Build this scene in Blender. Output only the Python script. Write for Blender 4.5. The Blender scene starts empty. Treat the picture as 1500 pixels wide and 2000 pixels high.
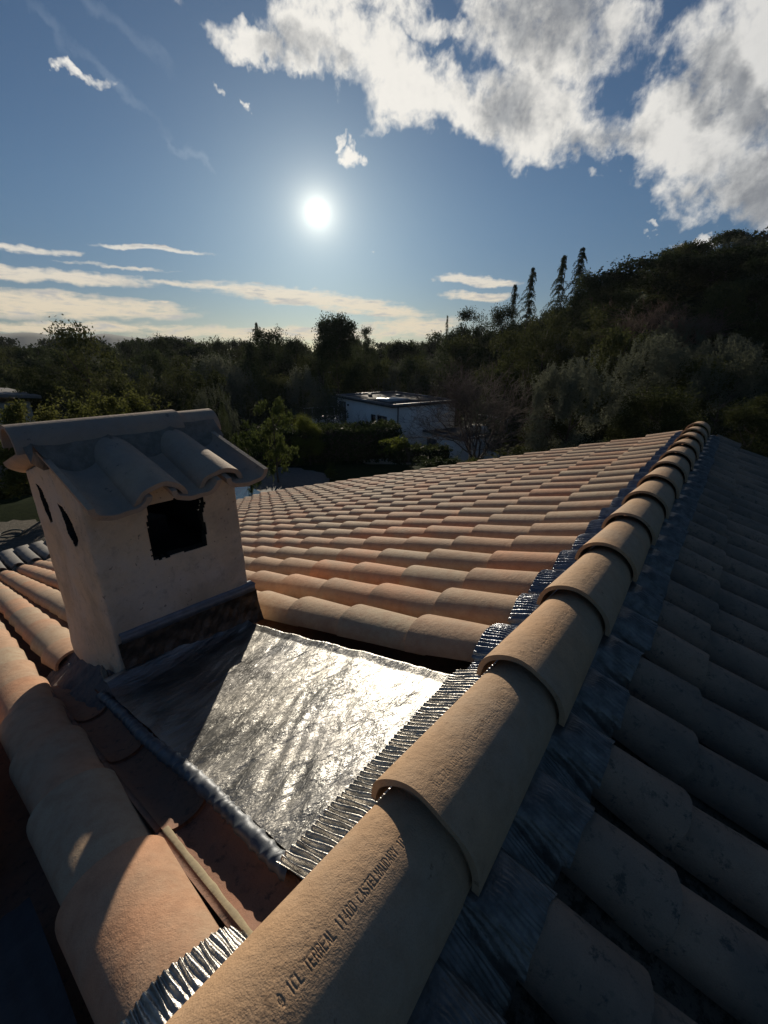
import bpy, math, random
import numpy as np
from mathutils import Vector, Matrix
rnd = random.Random(7)
EXPO = 0.0; SUN_E = 5.0; SKY_S = 0.039; SKY_TINT = (.64, .93, 1.22)
HAZE = 0.00011
CLOUDS=[
(0.1562,-0.1347,11.5011,-0.2135,-0.7787,8.8516,1,0),
(0.1756,-0.0569,9.3377,-0.0339,-0.4318,9.9349,1,0),
(0.1206,-0.0834,6.6643,-0.1014,-0.3186,3.8817,1,0),
(0.1450,-0.0664,6.0965,-0.1261,-0.4220,5.2770,1,0),
(0.1197,-0.0288,3.5700,-0.0945,-0.3285,4.7221,1,0),
(0.1262,0.0209,2.3497,-0.0329,-0.2456,5.8294,1.1,0),
(0.1799,-0.0063,3.2085,-0.1200,-0.4544,6.8785,0.9,0),
(0.1325,-0.0423,2.0442,-0.1521,-0.2886,3.3643,1.1,0),
(0.2259,0.0595,0.2868,-0.0432,-0.2043,3.9399,1.1,0),
(0.1849,0.0002,0.4597,-0.1393,-0.3420,4.0713,1.1,0),
(0.2864,0.0845,-0.3297,-0.0766,-0.3074,7.2342,1,0),
(0.1423,-0.0021,5.9648,0.0014,-0.6797,19.5697,0.9,0),
(0.3362,0.0239,10.5639,-0.0477,-1.1375,30.7150,0.6,0),
(0.9201,0.2055,9.2328,-0.0843,-0.5385,11.8155,0.55,0),
(0.8062,-0.4246,62.9335,-0.0604,-2.0761,39.9718,0.8,0),
(0.7334,-0.5868,42.6954,-0.4712,-1.1990,3.3263,0.8,0),
(1.6529,-1.3556,100.6806,-1.0444,-2.7658,9.6806,0.6,0),
(3.0251,1.2527,134.7361,0.7431,-2.1433,87.4999,0.6,0),
(1.0387,0.2181,8.4266,-0.3901,-3.9807,42.6720,0.6,0),
(0.5519,0.1723,2.0190,-0.0279,-2.9179,28.7775,0.55,0),
(0.9645,0.1746,13.3032,-0.2046,-2.0718,29.2197,0.6,0),
(1.4350,-1.2539,109.3403,-0.9332,-3.0345,16.0654,0.4,0),
(0.1180,-0.0309,8.7680,0.0287,-1.4934,11.3062,1,1),
(0.0887,-0.0228,6.5401,-0.0086,-0.8178,2.2882,1,1),
(0.2334,-0.0692,18.1484,0.0979,-2.6929,29.6133,0.9,1),
(0.1835,-0.0507,12.2373,-0.0929,-4.3198,34.2717,0.9,1),
(0.2106,-0.0606,14.6139,-0.1591,-5.3554,29.5468,0.7,1),
(0.1181,-0.0254,7.0089,-0.1392,-3.2395,11.9426,0.85,1),
(0.0857,-0.0145,4.1780,-0.0856,-1.0703,1.6744,1,1),
(0.1242,-0.0124,5.0937,-0.0918,-1.2716,1.8968,0.95,1),
(0.1621,0.0049,5.7551,0.0040,-0.8666,2.3505,0.95,1),
(0.2160,-0.0033,6.1351,-0.2048,-2.1332,9.7626,1,1),
(0.2867,0.0243,7.8508,-0.0261,-2.0730,11.2121,0.9,1),
(0.0536,-0.0037,2.7126,0.0132,-1.2487,2.4833,0.8,1),
(0.0782,-0.0159,5.6489,0.0455,-1.7243,6.0708,0.8,1),
(0.6954,0.1280,8.0647,-0.1111,-2.3208,14.2983,0.7,1),
(0.8263,0.1907,3.0123,-0.2160,-2.5941,20.2229,0.7,1),
(1.4377,-0.2332,93.6825,0.3127,-6.7106,49.4532,0.7,1),
(2.8190,0.0029,112.6176,0.1255,-10.0280,108.0917,0.6,1),
(0.1330,0.0219,2.5428,-0.0457,-0.3501,8.5369,0.75,3),
(0.2042,-0.0270,6.0279,-0.0931,-0.4593,7.8580,0.6,3),
(0.2220,-0.0362,2.1884,-0.2092,-0.4360,7.0067,0.7,3),
(0.1950,-0.0001,0.5227,-0.1534,-0.3841,4.2806,0.75,3),
(0.3195,0.0612,4.1251,-0.0957,-0.7698,12.9454,0.35,3),
(0.3288,-0.0252,16.3983,0.0462,-0.7646,21.6060,0.45,3),
(0.2967,-0.3000,22.7786,-1.5141,-2.6388,-42.8173,0.5,2),
(0.1122,-0.1273,9.8146,-1.3807,-2.1054,-44.1815,0.32,2),
(0.1623,-0.1865,14.8023,-0.9344,-1.8863,-11.9880,0.3,2),
(0.2965,-0.3934,30.0609,-1.3658,-1.4795,-59.1784,0.3,2),
]

sc = bpy.context.scene
col = sc.collection
R = math.radians

# ------------------------------------------------------------------ camera
cam_d = bpy.data.cameras.new('camera'); cam = bpy.data.objects.new('camera', cam_d); col.objects.link(cam)
CX = Vector((0.78063, 0.62493, 0.00943)); CY = Vector((-0.22918, 0.27219, 0.93455)); CZ = Vector((0.58146, -0.7317, 0.3557))
CAM = Vector((0.2537, -0.4323, 0.8040))
m = Matrix((CX, CY, CZ)).transposed().to_4x4(); m.translation = CAM
cam.matrix_world = m
cam_d.sensor_fit = 'HORIZONTAL'; cam_d.sensor_width = 36; cam_d.lens = 842.78/1500*36
cam_d.clip_start = 0.02; cam_d.clip_end = 9000
sc.camera = cam
sc.view_settings.view_transform = 'Standard'; sc.view_settings.look = 'None'
sc.view_settings.exposure = EXPO; sc.view_settings.gamma = 1.0
sc.view_settings.use_curve_mapping = False
sc.cycles.max_bounces = 6; sc.cycles.diffuse_bounces = 3; sc.cycles.glossy_bounces = 3; sc.cycles.transparent_max_bounces = 4
sc.cycles.use_denoising = True
sc.cycles.sample_clamp_indirect = 4

SUN = Vector((-0.70166, 0.67173, 0.2376)).normalized()
sun_az = math.atan2(SUN.x, SUN.y); sun_el = math.asin(SUN.z)

# ------------------------------------------------------------------ node helpers
class NT:
    def __init__(s, tree): s.t = tree
    def n(s, typ, **kw):
        nd = s.t.nodes.new(typ)
        for k, v in kw.items():
            if k.startswith('i_'):
                nd.inputs[k[2:].replace('_', ' ')].default_value = v
            else: setattr(nd, k, v)
        return nd
    def l(s, a, b): s.t.links.new(a, b)
    def put(s, sock, v):
        if isinstance(v, (int, float)): sock.default_value = v
        elif isinstance(v, (tuple, list, Vector)):
            v = tuple(v)
            if sock.type == 'RGBA' and len(v) == 3: v = v + (1,)
            sock.default_value = v
        else: s.l(v, sock)
    def m(s, op, a, b=None, c=None, clamp=False):
        nd = s.n('ShaderNodeMath', operation=op, use_clamp=clamp)
        s.put(nd.inputs[0], a)
        if b is not None: s.put(nd.inputs[1], b)
        if c is not None: s.put(nd.inputs[2], c)
        return nd.outputs[0]
    def v(s, op, a, b=None, out='Vector', scale=None):
        nd = s.n('ShaderNodeVectorMath', operation=op)
        s.put(nd.inputs[0], a)
        if b is not None: s.put(nd.inputs[1], b)
        if scale is not None: s.put(nd.inputs['Scale'], scale)
        return nd.outputs[out]
    def noise(s, vec, scale, detail=4, rough=.55, dist=0, out='Fac'):
        nd = s.n('ShaderNodeTexNoise'); s.put(nd.inputs['Vector'], vec)
        nd.inputs['Scale'].default_value = scale; nd.inputs['Detail'].default_value = detail
        nd.inputs['Roughness'].default_value = rough; nd.inputs['Distortion'].default_value = dist
        return nd.outputs[out]
    def mr(s, x, a, b, c=0., d=1., smooth=True):
        nd = s.n('ShaderNodeMapRange', interpolation_type='SMOOTHSTEP' if smooth else 'LINEAR')
        s.put(nd.inputs[0], x)
        for i, q in enumerate((a, b, c, d)): nd.inputs[i+1].default_value = q
        return nd.outputs[0]
    def mix(s, f, a, b, typ='MIX'):
        nd = s.n('ShaderNodeMix', data_type='RGBA', blend_type=typ)
        s.put(nd.inputs[0], f); s.put(nd.inputs[6], a); s.put(nd.inputs[7], b)
        return nd.outputs[2]
    def comb(s, x, y, z):
        nd = s.n('ShaderNodeCombineXYZ'); s.put(nd.inputs[0], x); s.put(nd.inputs[1], y); s.put(nd.inputs[2], z)
        return nd.outputs[0]

# ------------------------------------------------------------------ world: sky, sun glow, clouds
world = bpy.data.worlds.new('World'); sc.world = world; world.use_nodes = True
wt = world.node_tree; wt.nodes.clear(); W = NT(wt)
sky = W.n('ShaderNodeTexSky', sky_type='NISHITA')
sky.sun_disc = False; sky.sun_elevation = sun_el; sky.sun_rotation = sun_az
sky.altitude = 100; sky.air_density = 1.0; sky.dust_density = 0.35; sky.ozone_density = 2.0
tc = W.n('ShaderNodeTexCoord'); D = tc.outputs['Generated']
D = W.v('NORMALIZE', D)
sep = W.n('ShaderNodeSeparateXYZ'); W.l(D, sep.inputs[0])
dx, dy, dz = sep.outputs
az = W.m('MULTIPLY', W.m('ARCTAN2', dx, dy), 57.2958)
el = W.m('MULTIPLY', W.m('ARCSINE', dz), 57.2958)
# domain warp
wn = W.noise(D, 7, 5, .6, out='Color'); wn = W.v('SUBTRACT', wn, (.5, .5, .5)); wn = W.v('SCALE', wn, scale=13.0)
wn2 = W.noise(D, 30, 4, .62, out='Color'); wn2 = W.v('SUBTRACT', wn2, (.5, .5, .5)); wn2 = W.v('SCALE', wn2, scale=3.2)
wsum = W.v('ADD', wn, wn2); wsum = W.v('MULTIPLY', wsum, (1, .7, 0))
P0 = W.comb(az, el, 1.0)
PH = W.v('ADD', P0, wsum)                     # cumulus
wl = W.noise(D, 14, 5, .6, out='Color'); wl = W.v('SUBTRACT', wl, (.5, .5, .5)); wl = W.v('MULTIPLY', wl, (9, 1.6, 0))
PL = W.v('ADD', P0, wl)                       # low streaks
groups = {0: None, 1: None, 2: None, 3: None}
for (a, b, c, d, e, f, wt_, lo) in CLOUDS:
    P = PH if lo in (0, 3) else PL
    u = W.v('DOT_PRODUCT', P, (a, b, c), out='Value'); v = W.v('DOT_PRODUCT', P, (d, e, f), out='Value')
    r2 = W.m('MULTIPLY_ADD', u, u, W.m('MULTIPLY', v, v))
    val = W.m('MULTIPLY_ADD', r2, -wt_*.55, wt_)      # >0 near the centre
    groups[lo] = val if groups[lo] is None else W.m('MAXIMUM', groups[lo], val)
# cumulus: noise stretched a little away from the sun
nb = W.noise(W.v('MULTIPLY', D, (1, 1, 1.25)), 9, 8, .6)
nf = W.noise(W.v('MULTIPLY', D, (1, 1, .8)), 26, 8, .61, .25)
Ds = W.v('NORMALIZE', W.v('ADD', D, tuple(SUN*.045)))
nb2 = W.noise(W.v('MULTIPLY', Ds, (1, 1, 1.25)), 9, 8, .6)
relief = W.m('SUBTRACT', nb, nb2)
Ds3 = W.v('NORMALIZE', W.v('ADD', D, tuple(SUN*.014)))
relief2 = W.m('SUBTRACT', nf, W.noise(W.v('MULTIPLY', Ds3, (1, 1, .8)), 26, 8, .61, .25))
dens = W.m('ADD', groups[0], W.m('MULTIPLY_ADD', nb, 1.7, -.95))
dens = W.m('ADD', dens, W.m('MULTIPLY_ADD', nf, 1.6, -.8))
cov = W.mr(dens, .02, .78)
thick = W.m('ADD', W.m('MULTIPLY_ADD', W.noise(D, 8, 7, .6), 1.5, -.75), W.m('MULTIPLY', dens, .22))
thick = W.m('ADD', thick, W.m('MAXIMUM', groups[3], -.25))
thick = W.m('SUBTRACT', thick, W.m('ADD', W.m('MULTIPLY', relief, 1.7), W.m('MULTIPLY', relief2, .9)))
core = W.mr(thick, -.05, 1.05)
ndl = W.v('DOT_PRODUCT', D, tuple(SUN), out='Value')
cl_lit = W.mix(W.mr(ndl, .6, .97), (.56, .57, .58), (.88, .85, .79))
cl_grey = W.mix(W.mr(nf, .35, .65), (.22, .235, .26), (.33, .345, .365))
ccol = W.mix(core, cl_lit, cl_grey)
# low bands
nl = W.noise(W.v('MULTIPLY', D, (1, 1, 5)), 16, 6, .6, .2)
dl_ = W.m('ADD', groups[1], W.m('MULTIPLY_ADD', nl, 1.7, -.95))
covl = W.m('MULTIPLY', W.mr(dl_, .1, .75), .86)
lcol = W.mix(W.mr(el, 1, 11), (.86, .70, .47), (.82, .78, .70))
lcol = W.mix(W.mr(nl, .5, .72), lcol, (.48, .46, .44))
nc = W.noise(W.v('MULTIPLY', D, (1, 1, 1)), 12, 6, .6)
dc = W.m('ADD', groups[2], W.m('MULTIPLY_ADD', nc, .7, -.35))
covc = W.m('MULTIPLY', W.mr(dc, .05, .8), .35)
skyc = W.v('SCALE', sky.outputs[0], scale=SKY_S)
skyc = W.mix(1.0, skyc, SKY_TINT, 'MULTIPLY')
skyc = W.mix(1.0, skyc, W.mix(W.mr(el, 0, 16), (.66, .70, .84), (1, 1, 1)), 'MULTIPLY')
# aureole round the sun and pale band at the horizon
ang = W.m('MULTIPLY', W.m('ARCCOSINE', W.m('MINIMUM', ndl, .999999)), 57.2958)
ga = W.m('MULTIPLY', ang, 1/1.75); g1 = W.m('DIVIDE', 1.15, W.m('POWER', W.m('MULTIPLY_ADD', ga, ga, 1.0), 1.12))
g2 = W.m('MULTIPLY', W.m('EXPONENT', W.m('MULTIPLY', ang, -1/9)), .025)
disc = W.m('MULTIPLY', W.mr(ang, .2, 1.3, 1, 0), 4.0)
glow = W.v('ADD', W.v('SCALE', (1, .93, .74), scale=g1), W.v('SCALE', (.72, .86, 1.0), scale=g2))
glow = W.v('ADD', glow, W.v('SCALE', (1, .97, .88), scale=disc))
out = W.mix(covc, skyc, (.42, .5, .6))
out = W.mix(covl, out, lcol)
out = W.mix(cov, out, ccol)
out = W.v('ADD', out, glow)
below = W.mr(el, -3, -.5, 0, 1)
out = W.mix(below, (.03, .035, .03), out)
bg = W.n('ShaderNodeBackground'); W.l(out, bg.inputs[0]); bg.inputs[1].default_value = 1.0
wo = W.n('ShaderNodeOutputWorld'); W.l(bg.outputs[0], wo.inputs[0])
world.cycles.sampling_method = 'MANUAL'; world.cycles.sample_map_resolution = 1024

# ------------------------------------------------------------------ sun lamp
sl = bpy.data.lights.new('sun', 'SUN'); so = bpy.data.objects.new('sun', sl); col.objects.link(so)
sl.energy = SUN_E; sl.angle = R(.55); sl.color = (1.0, .88, .70)
so.rotation_euler = SUN.to_track_quat('Z', 'Y').to_euler(); so.location = (0, 0, 40)

# ------------------------------------------------------------------ materials
def mat(name):
    mm = bpy.data.materials.new(name); mm.use_nodes = True
    t = NT(mm.node_tree); b = mm.node_tree.nodes['Principled BSDF']
    t.b = b; t.mat = mm; t.tc = t.n('ShaderNodeTexCoord'); t.O = t.tc.outputs['Object']
    return t
def bump(t, h, strength=.5, dist=.01, prev=None):
    nd = t.n('ShaderNodeBump'); t.put(nd.inputs['Height'], h)
    nd.inputs['Strength'].default_value = strength; nd.inputs['Distance'].default_value = dist
    if prev is not None: t.l(prev, nd.inputs['Normal'])
    t.l(nd.outputs[0], t.b.inputs['Normal']); return nd.outputs[0]
M = {}
def clay(name, a, b, c, spot=0.0, spotcol=(.03, .03, .03), rough=.85, grain=1.0, dirt=.35):
    t = mat(name)
    at = t.n('ShaderNodeAttribute', attribute_name='tint')
    tint = at.outputs['Fac']
    n1 = t.noise(t.O, 3.5, 5, .6); n2 = t.noise(t.O, 24, 5, .65); n3 = t.noise(t.O, 420, 3, .7)
    cc = t.mix(t.mr(tint, 0, 1, smooth=False), a, b)
    cc = t.mix(t.mr(n1, .35, .7), cc, c)
    cc = t.mix(t.mr(n2, .35, .8, 0, dirt), cc, tuple(q*.55 for q in a))
    cc = t.mix(t.mr(n3, .42, .8, 0, .45), cc, tuple(q*.45 for q in a))
    if spot > 0:
        s1 = t.noise(t.O, 30, 8, .78, .15); cc = t.mix(t.mr(s1, .60-.12*spot, .70-.12*spot, 0, .92), cc, spotcol)
        s2 = t.noise(t.O, 46, 5, .6); cc = t.mix(t.mr(s2, .58, .66, 0, .7*spot), cc, spotcol)
    t.l(cc, t.b.inputs['Base Color']); t.b.inputs['Roughness'].default_value = rough
    t.b.inputs['Specular IOR Level'].default_value = .25
    v = t.n('ShaderNodeTexVoronoi'); t.l(t.O, v.inputs['Vector']); v.inputs['Scale'].default_value = 330
    h = t.m('ADD', t.m('MULTIPLY', n3, .8), t.m('MULTIPLY', v.outputs['Distance'], .35))
    p = bump(t, h, .55*grain, .0016)
    bump(t, t.noise(t.O, 60, 4, .6), .35*grain, .006, p)
    M[name] = t.mat
clay('ridge_clay', (.52, .32, .18), (.46, .31, .19), (.42, .305, .21), spot=.12, spotcol=(.20, .13, .08), grain=1.2, dirt=.45)
clay('row_clay', (.60, .31, .18), (.45, .37, .26), (.43, .32, .225), grain=.9, dirt=.55)
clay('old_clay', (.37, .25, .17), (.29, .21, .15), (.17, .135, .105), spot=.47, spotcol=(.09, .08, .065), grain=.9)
clay('grey_clay', (.24, .225, .21), (.20, .19, .18), (.17, .165, .16), spot=.4, spotcol=(.07, .07, .07))
clay('pan_clay', (.33, .16, .10), (.28, .15, .10), (.20, .13, .10), spot=.5, spotcol=(.10, .07, .055))
clay('mossy_shade_clay', (.22, .17, .125), (.16, .13, .10), (.11, .10, .08), spot=1.0, spotcol=(.03, .032, .024))  # pans darkened for the shade between covers, besides real moss spots
clay('cap_clay', (.50, .35, .24), (.39, .30, .23), (.30, .25, .21), grain=.8, spot=.1, spotcol=(.1,.09,.08))
# plaster
t = mat('plaster')
n1 = t.noise(t.O, 4.5, 5, .6); n2 = t.noise(t.O, 30, 5, .65); n3 = t.noise(t.O, 160, 3, .6)
cc = t.mix(t.mr(n1, .35, .68), (.62, .47, .32), (.58, .49, .40))
cc = t.mix(t.mr(t.noise(t.O, 2.6, 6, .65, .4), .48, .66, 0, .65), cc, (.36, .285, .21))
cc = t.mix(t.mr(n2, .5, .8, 0, .5), cc, (.20, .165, .14))
cc = t.mix(t.mr(t.noise(t.O, 55, 2, .5), .68, .74, 0, .7), cc, (.12, .10, .09))
t.l(cc, t.b.inputs['Base Color']); t.b.inputs['Roughness'].default_value = .9
p = bump(t, n3, .5, .004); bump(t, n2, .6, .012, p); M['plaster'] = t.mat
def simple(name, a, b, scale=20, rough=.9, metal=0, bs=.4, bd=.01, det=5):
    t = mat(name); n = t.noise(t.O, scale, det, .62)
    t.l(t.mix(t.mr(n, .3, .7), a, b), t.b.inputs['Base Color'])
    t.b.inputs['Roughness'].default_value = rough; t.b.inputs['Metallic'].default_value = metal
    bump(t, t.noise(t.O, scale*3, 4, .6), bs, bd); M[name] = t.mat; return t
simple('soot', (.006, .006, .006), (.022, .02, .018), 60, 1, 0, .8, .01)
simple('mortar', (.17, .14, .11), (.25, .21, .17), 30, .95, 0, .8, .01)
simple('blue_mortar', (.10, .095, .10), (.20, .15, .13), 14, .9, 0, .9, .02)
simple('cream_mortar', (.42, .35, .22), (.34, .28, .18), 40, .95, 0, .3, .004)
simple('old_plaster', (.34, .35, .36), (.20, .20, .21), 45, .95, 0, .9, .012)
simple('brick_patch', (.30, .24, .18), (.19, .15, .12), 40, .95, 0, .8, .01)
simple('lead_bar', (.16, .18, .21), (.24, .26, .29), 25, .5, .6, .3, .003)
simple('white_wall', (.78, .73, .66), (.84, .80, .73), 1.5, .9, 0, .1, .01)
simple('cream_wall', (.42, .36, .28), (.48, .42, .33), 2, .9, 0, .1, .01)
simple('flat_roof', (.035, .037, .04), (.07, .072, .075), 1.2, .9, 0, .3, .02)
simple('parapet_metal', (.10, .10, .105), (.16, .16, .165), 3, .5, .4, .1, .01)
simple('dark_frame', (.02, .022, .025), (.03, .032, .035), 5, .4, .3)
simple('skylight', (.30, .32, .34), (.36, .38, .40), 3, .3)
simple('pale_paving', (.55, .53, .50), (.62, .60, .57), 4, .5, 0, .2, .005)
simple('rail_metal', (.45, .47, .5), (.55, .57, .6), 5, .4, .6)
simple('trunk', (.055, .042, .032), (.10, .08, .062), 5, .95, 0, .8, .05)
simple('twig', (.085, .062, .052), (.12, .09, .075), 5, .95)
simple('rust_twig', (.14, .085, .062), (.18, .115, .085), 5, .95)
simple('stone', (.17, .15, .125), (.30, .27, .225), 4.5, .95, 0, 1, .08)
simple('gravel', (.08, .068, .05), (.15, .128, .098), 9, .95, 0, 1, .05)
simple('pool_edge_shade', (.06, .06, .06), (.10, .095, .09), 7, .8, 0, .4, .02)  # pale stone coloured dark to stand for tree shade and dark water reflections
simple('hose_rubber', (.05, .06, .05), (.08, .09, .07), 9, .6)
simple('grass', (.008, .016, .005), (.016, .026, .008), 3.2, 1, 0, .6, .05)  # near-black green puts the missing tree shade into the lawn colour
M['grass'].node_tree.nodes['Principled BSDF'].inputs['Specular IOR Level'].default_value = .02
simple('hill_far', (.045, .06, .045), (.07, .085, .06), .01, 1, 0, 0, .1)
t = simple('glass', (.03, .035, .04), (.05, .055, .06), 1, .08); 
t = simple('pool_water', (.02, .05, .08), (.02, .06, .09), 1, .03, 0, .15, .03)

# crinkled foils
t = mat('chimney_sheet')
mp = t.n('ShaderNodeMapping'); t.l(t.O, mp.inputs[0]); mp.inputs['Scale'].default_value = (1, .34, 1); mp.inputs['Rotation'].default_value = (0, 0, R(-14))
s1 = t.noise(mp.outputs[0], 30, 5, .6, .3); s2 = t.noise(mp.outputs[0], 110, 4, .6, .2); s3 = t.noise(t.O, 7, 4, .6)
cc = t.mix(t.mr(s3, .35, .7), (.25, .25, .245), (.40, .39, .37)); cc = t.mix(t.mr(t.noise(t.O, 3.0, 3, .5), .5, .7, 0, .6), cc, (.26, .26, .27))
t.l(cc, t.b.inputs['Base Color']); t.b.inputs['Metallic'].default_value = 1.0
t.l(t.mr(s3, .3, .7, .36, .52), t.b.inputs['Roughness'])
p = bump(t, s1, 1.0, .011); p = bump(t, s2, .7, .0030, p); M['chimney_sheet'] = t.mat
def foil(name, a, b, rough, bs=.7):
    t = mat(name); n = t.noise(t.O, 30, 4, .6); n2 = t.noise(t.O, 140, 4, .6)
    t.l(t.mix(t.mr(n, .3, .7), a, b), t.b.inputs['Base Color']); t.b.inputs['Metallic'].default_value = .9
    t.b.inputs['Roughness'].default_value = rough
    p = bump(t, n2, bs, .003); M[name] = t.mat
simple('shaded_flashing', (.022, .026, .034), (.04, .045, .055), 9, .8, 0, .4, .01)  # flashing at lower left, its unlit look put into a dark colour
foil('ridge_foil', (.12, .13, .155), (.24, .25, .275), .28)
foil('shade_foil', (.11, .10, .085), (.22, .20, .175), .36)
M['shade_foil'].node_tree.nodes['Principled BSDF'].inputs['Metallic'].default_value = .5
foil('shaded_roll_foil', (.06, .072, .09), (.11, .125, .15), .5, .15)  # rolled edge of the sheet, its shadow put into a darker colour
M['shaded_roll_foil'].node_tree.nodes['Principled BSDF'].inputs['Metallic'].default_value = .35
foil('lit_pleat_foil', (.26, .25, .235), (.46, .44, .41), .34)  # brighter foil copy, light caught by the pleats put into the colour
foil('shaded_apron', (.07, .06, .05), (.13, .11, .09), .38)  # dark copy of the sheet, shadow at the chimney foot put into colour

def leafmat(name, a, b, trans=.25, rough=.85):
    mm = bpy.data.materials.new(name); mm.use_nodes = True; t = NT(mm.node_tree); t.b = mm.node_tree.nodes['Principled BSDF']
    oi = t.n('ShaderNodeObjectInfo'); g = t.n('ShaderNodeNewGeometry'); tc_ = t.n('ShaderNodeTexCoord')
    n = t.noise(tc_.outputs['Object'], 2.2, 3, .5)
    f = t.m('ADD', t.m('MULTIPLY_ADD', oi.outputs['Random'], .9, -.25), t.m('MULTIPLY', n, .7), clamp=True)
    f = t.m('ADD', f, t.m('MULTIPLY_ADD', g.outputs['Random Per Island'], .4, -.2), clamp=True)
    cc = t.mix(f, a, b); t.l(cc, t.b.inputs['Base Color']); t.b.inputs['Roughness'].default_value = rough
    t.b.inputs['Specular IOR Level'].default_value = .04
    tr = t.n('ShaderNodeBsdfTranslucent'); t.l(cc, tr.inputs[0]); ms = t.n('ShaderNodeMixShader'); ms.inputs[0].default_value = trans
    o = mm.node_tree.nodes['Material Output']; t.l(t.b.outputs[0], ms.inputs[1]); t.l(tr.outputs[0], ms.inputs[2]); t.l(ms.outputs[0], o.inputs[0])
    M[name] = mm
leafmat('leaf_pine', (.024, .036, .014), (.062, .078, .032), .2)
leafmat('leaf_oak', (.032, .040, .013), (.082, .09, .032), .25)
leafmat('leaf_olive', (.075, .085, .058), (.14, .15, .105), .25)
leafmat('leaf_yellow', (.075, .085, .022), (.14, .14, .042), .4)
leafmat('leaf_bright', (.10, .12, .025), (.16, .17, .04), .4)
leafmat('leaf_hedge', (.035, .050, .018), (.085, .10, .04), .25, .6)
leafmat('leaf_palm', (.045, .065, .018), (.10, .12, .035), .3)
# ------------------------------------------------------------------ mesh helpers
def tag(o, label=None, cat=None, group=None, kind=None):
    if label: o['label'] = label
    if cat: o['category'] = cat
    if group: o['group'] = group
    if kind: o['kind'] = kind
    return o
def empty(name, loc=(0, 0, 0), parent=None):
    o = bpy.data.objects.new(name, None); col.objects.link(o); o.location = loc; o.empty_display_size = .1
    if parent: o.parent = parent
    return o
def mesh_np(name, v, f4, matl, parent=None, smooth=False, tint=None, mats=None, midx=None):
    """v (n,3), f4 (m,4) quads (or list of polygons)"""
    me = bpy.data.meshes.new(name)
    v = np.asarray(v, np.float32)
    if isinstance(f4, np.ndarray):
        me.vertices.add(len(v)); me.vertices.foreach_set('co', v.ravel())
        k = f4.shape[1]; me.loops.add(f4.size); me.polygons.add(len(f4))
        me.loops.foreach_set('vertex_index', f4.astype(np.int32).ravel())
        me.polygons.foreach_set('loop_start', np.arange(0, f4.size, k, dtype=np.int32))
        me.update(calc_edges=True); me.validate()
    else: me.from_pydata([tuple(map(float, q)) for q in v], [], f4); me.update()
    if smooth: me.polygons.foreach_set('use_smooth', np.ones(len(me.polygons), bool))
    if tint is not None:
        a = me.attributes.new('tint', 'FLOAT', 'POINT'); a.data.foreach_set('value', np.asarray(tint, np.float32))
    for q in (mats or [matl]): me.materials.append(M[q])
    if midx is not None: me.polygons.foreach_set('material_index', np.asarray(midx, np.int32))
    o = bpy.data.objects.new(name, me); col.objects.link(o)
    if parent: o.parent = parent
    return o
def grid_faces(nu, nv, off=0, flip=False, closed=False):
    i = np.arange(nu-1 if not closed else nu)[:, None]; j = np.arange(nv-1)[None, :]
    i2 = (i+1) % nu
    a = i*nv+j; b = i2*nv+j; c = i2*nv+j+1; d = i*nv+j+1
    f = np.stack([a, b, c, d], -1).reshape(-1, 4)
    if flip: f = f[:, ::-1]
    return f+off
def fbm(x, y, seed=0, oct=4):
    rs = np.random.RandomState(seed); z = 0
    for o in range(oct):
        for _ in range(3):
            a = rs.rand()*6.28; f = 2**o; z = z+np.sin((x*math.cos(a)+y*math.sin(a))*f+rs.rand()*6.28)/f/3
    return z
class MB:
    def __init__(s): s.v = []; s.f = []; s.t = []; s.n = 0
    def add(s, v, f, tint=.5):
        v = np.asarray(v, float).reshape(-1, 3); s.v.append(v); s.f.append(np.asarray(f)+s.n); s.t.append(np.full(len(v), tint)); s.n += len(v)
    def box(s, c, size, rz=0, tint=.5):
        x, y, z = [q/2 for q in size]
        p = np.array([[-x,-y,-z],[x,-y,-z],[x,y,-z],[-x,y,-z],[-x,-y,z],[x,-y,z],[x,y,z],[-x,y,z]])
        ca, sa = math.cos(rz), math.sin(rz); p = p@np.array([[ca, sa, 0], [-sa, ca, 0], [0, 0, 1]])+np.array(c)
        s.add(p, [[0,3,2,1],[4,5,6,7],[0,1,5,4],[1,2,6,5],[2,3,7,6],[3,0,4,7]], tint)
    def tube(s, pts, rad, k=6, tint=.5):
        pts = np.asarray(pts, float); n = len(pts); rad = np.broadcast_to(rad, (n,))
        d = np.gradient(pts, axis=0); d /= np.linalg.norm(d, axis=1)[:, None]+1e-9
        ref = np.where(np.abs(d[:, 2:3]) > .9, np.array([[1., 0, 0]]), np.array([[0, 0, 1.]]))
        a = np.cross(d, ref); a /= np.linalg.norm(a, axis=1)[:, None]+1e-9; b = np.cross(d, a)
        th = np.linspace(0, 2*np.pi, k, endpoint=False)
        v = pts[:, None]+rad[:, None, None]*(a[:, None]*np.cos(th)[None, :, None]+b[:, None]*np.sin(th)[None, :, None])
        v = v.transpose(1, 0, 2)
        s.add(v, grid_faces(k, n, closed=True, flip=True), tint)
    def quad(s, p, tint=.5): s.add(p, [[0, 1, 2, 3]], tint)
    def build(s, name, matl, parent=None, smooth=False, mats=None):
        return mesh_np(name, np.concatenate(s.v), np.concatenate(s.f), matl, parent, smooth, np.concatenate(s.t), mats)

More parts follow.
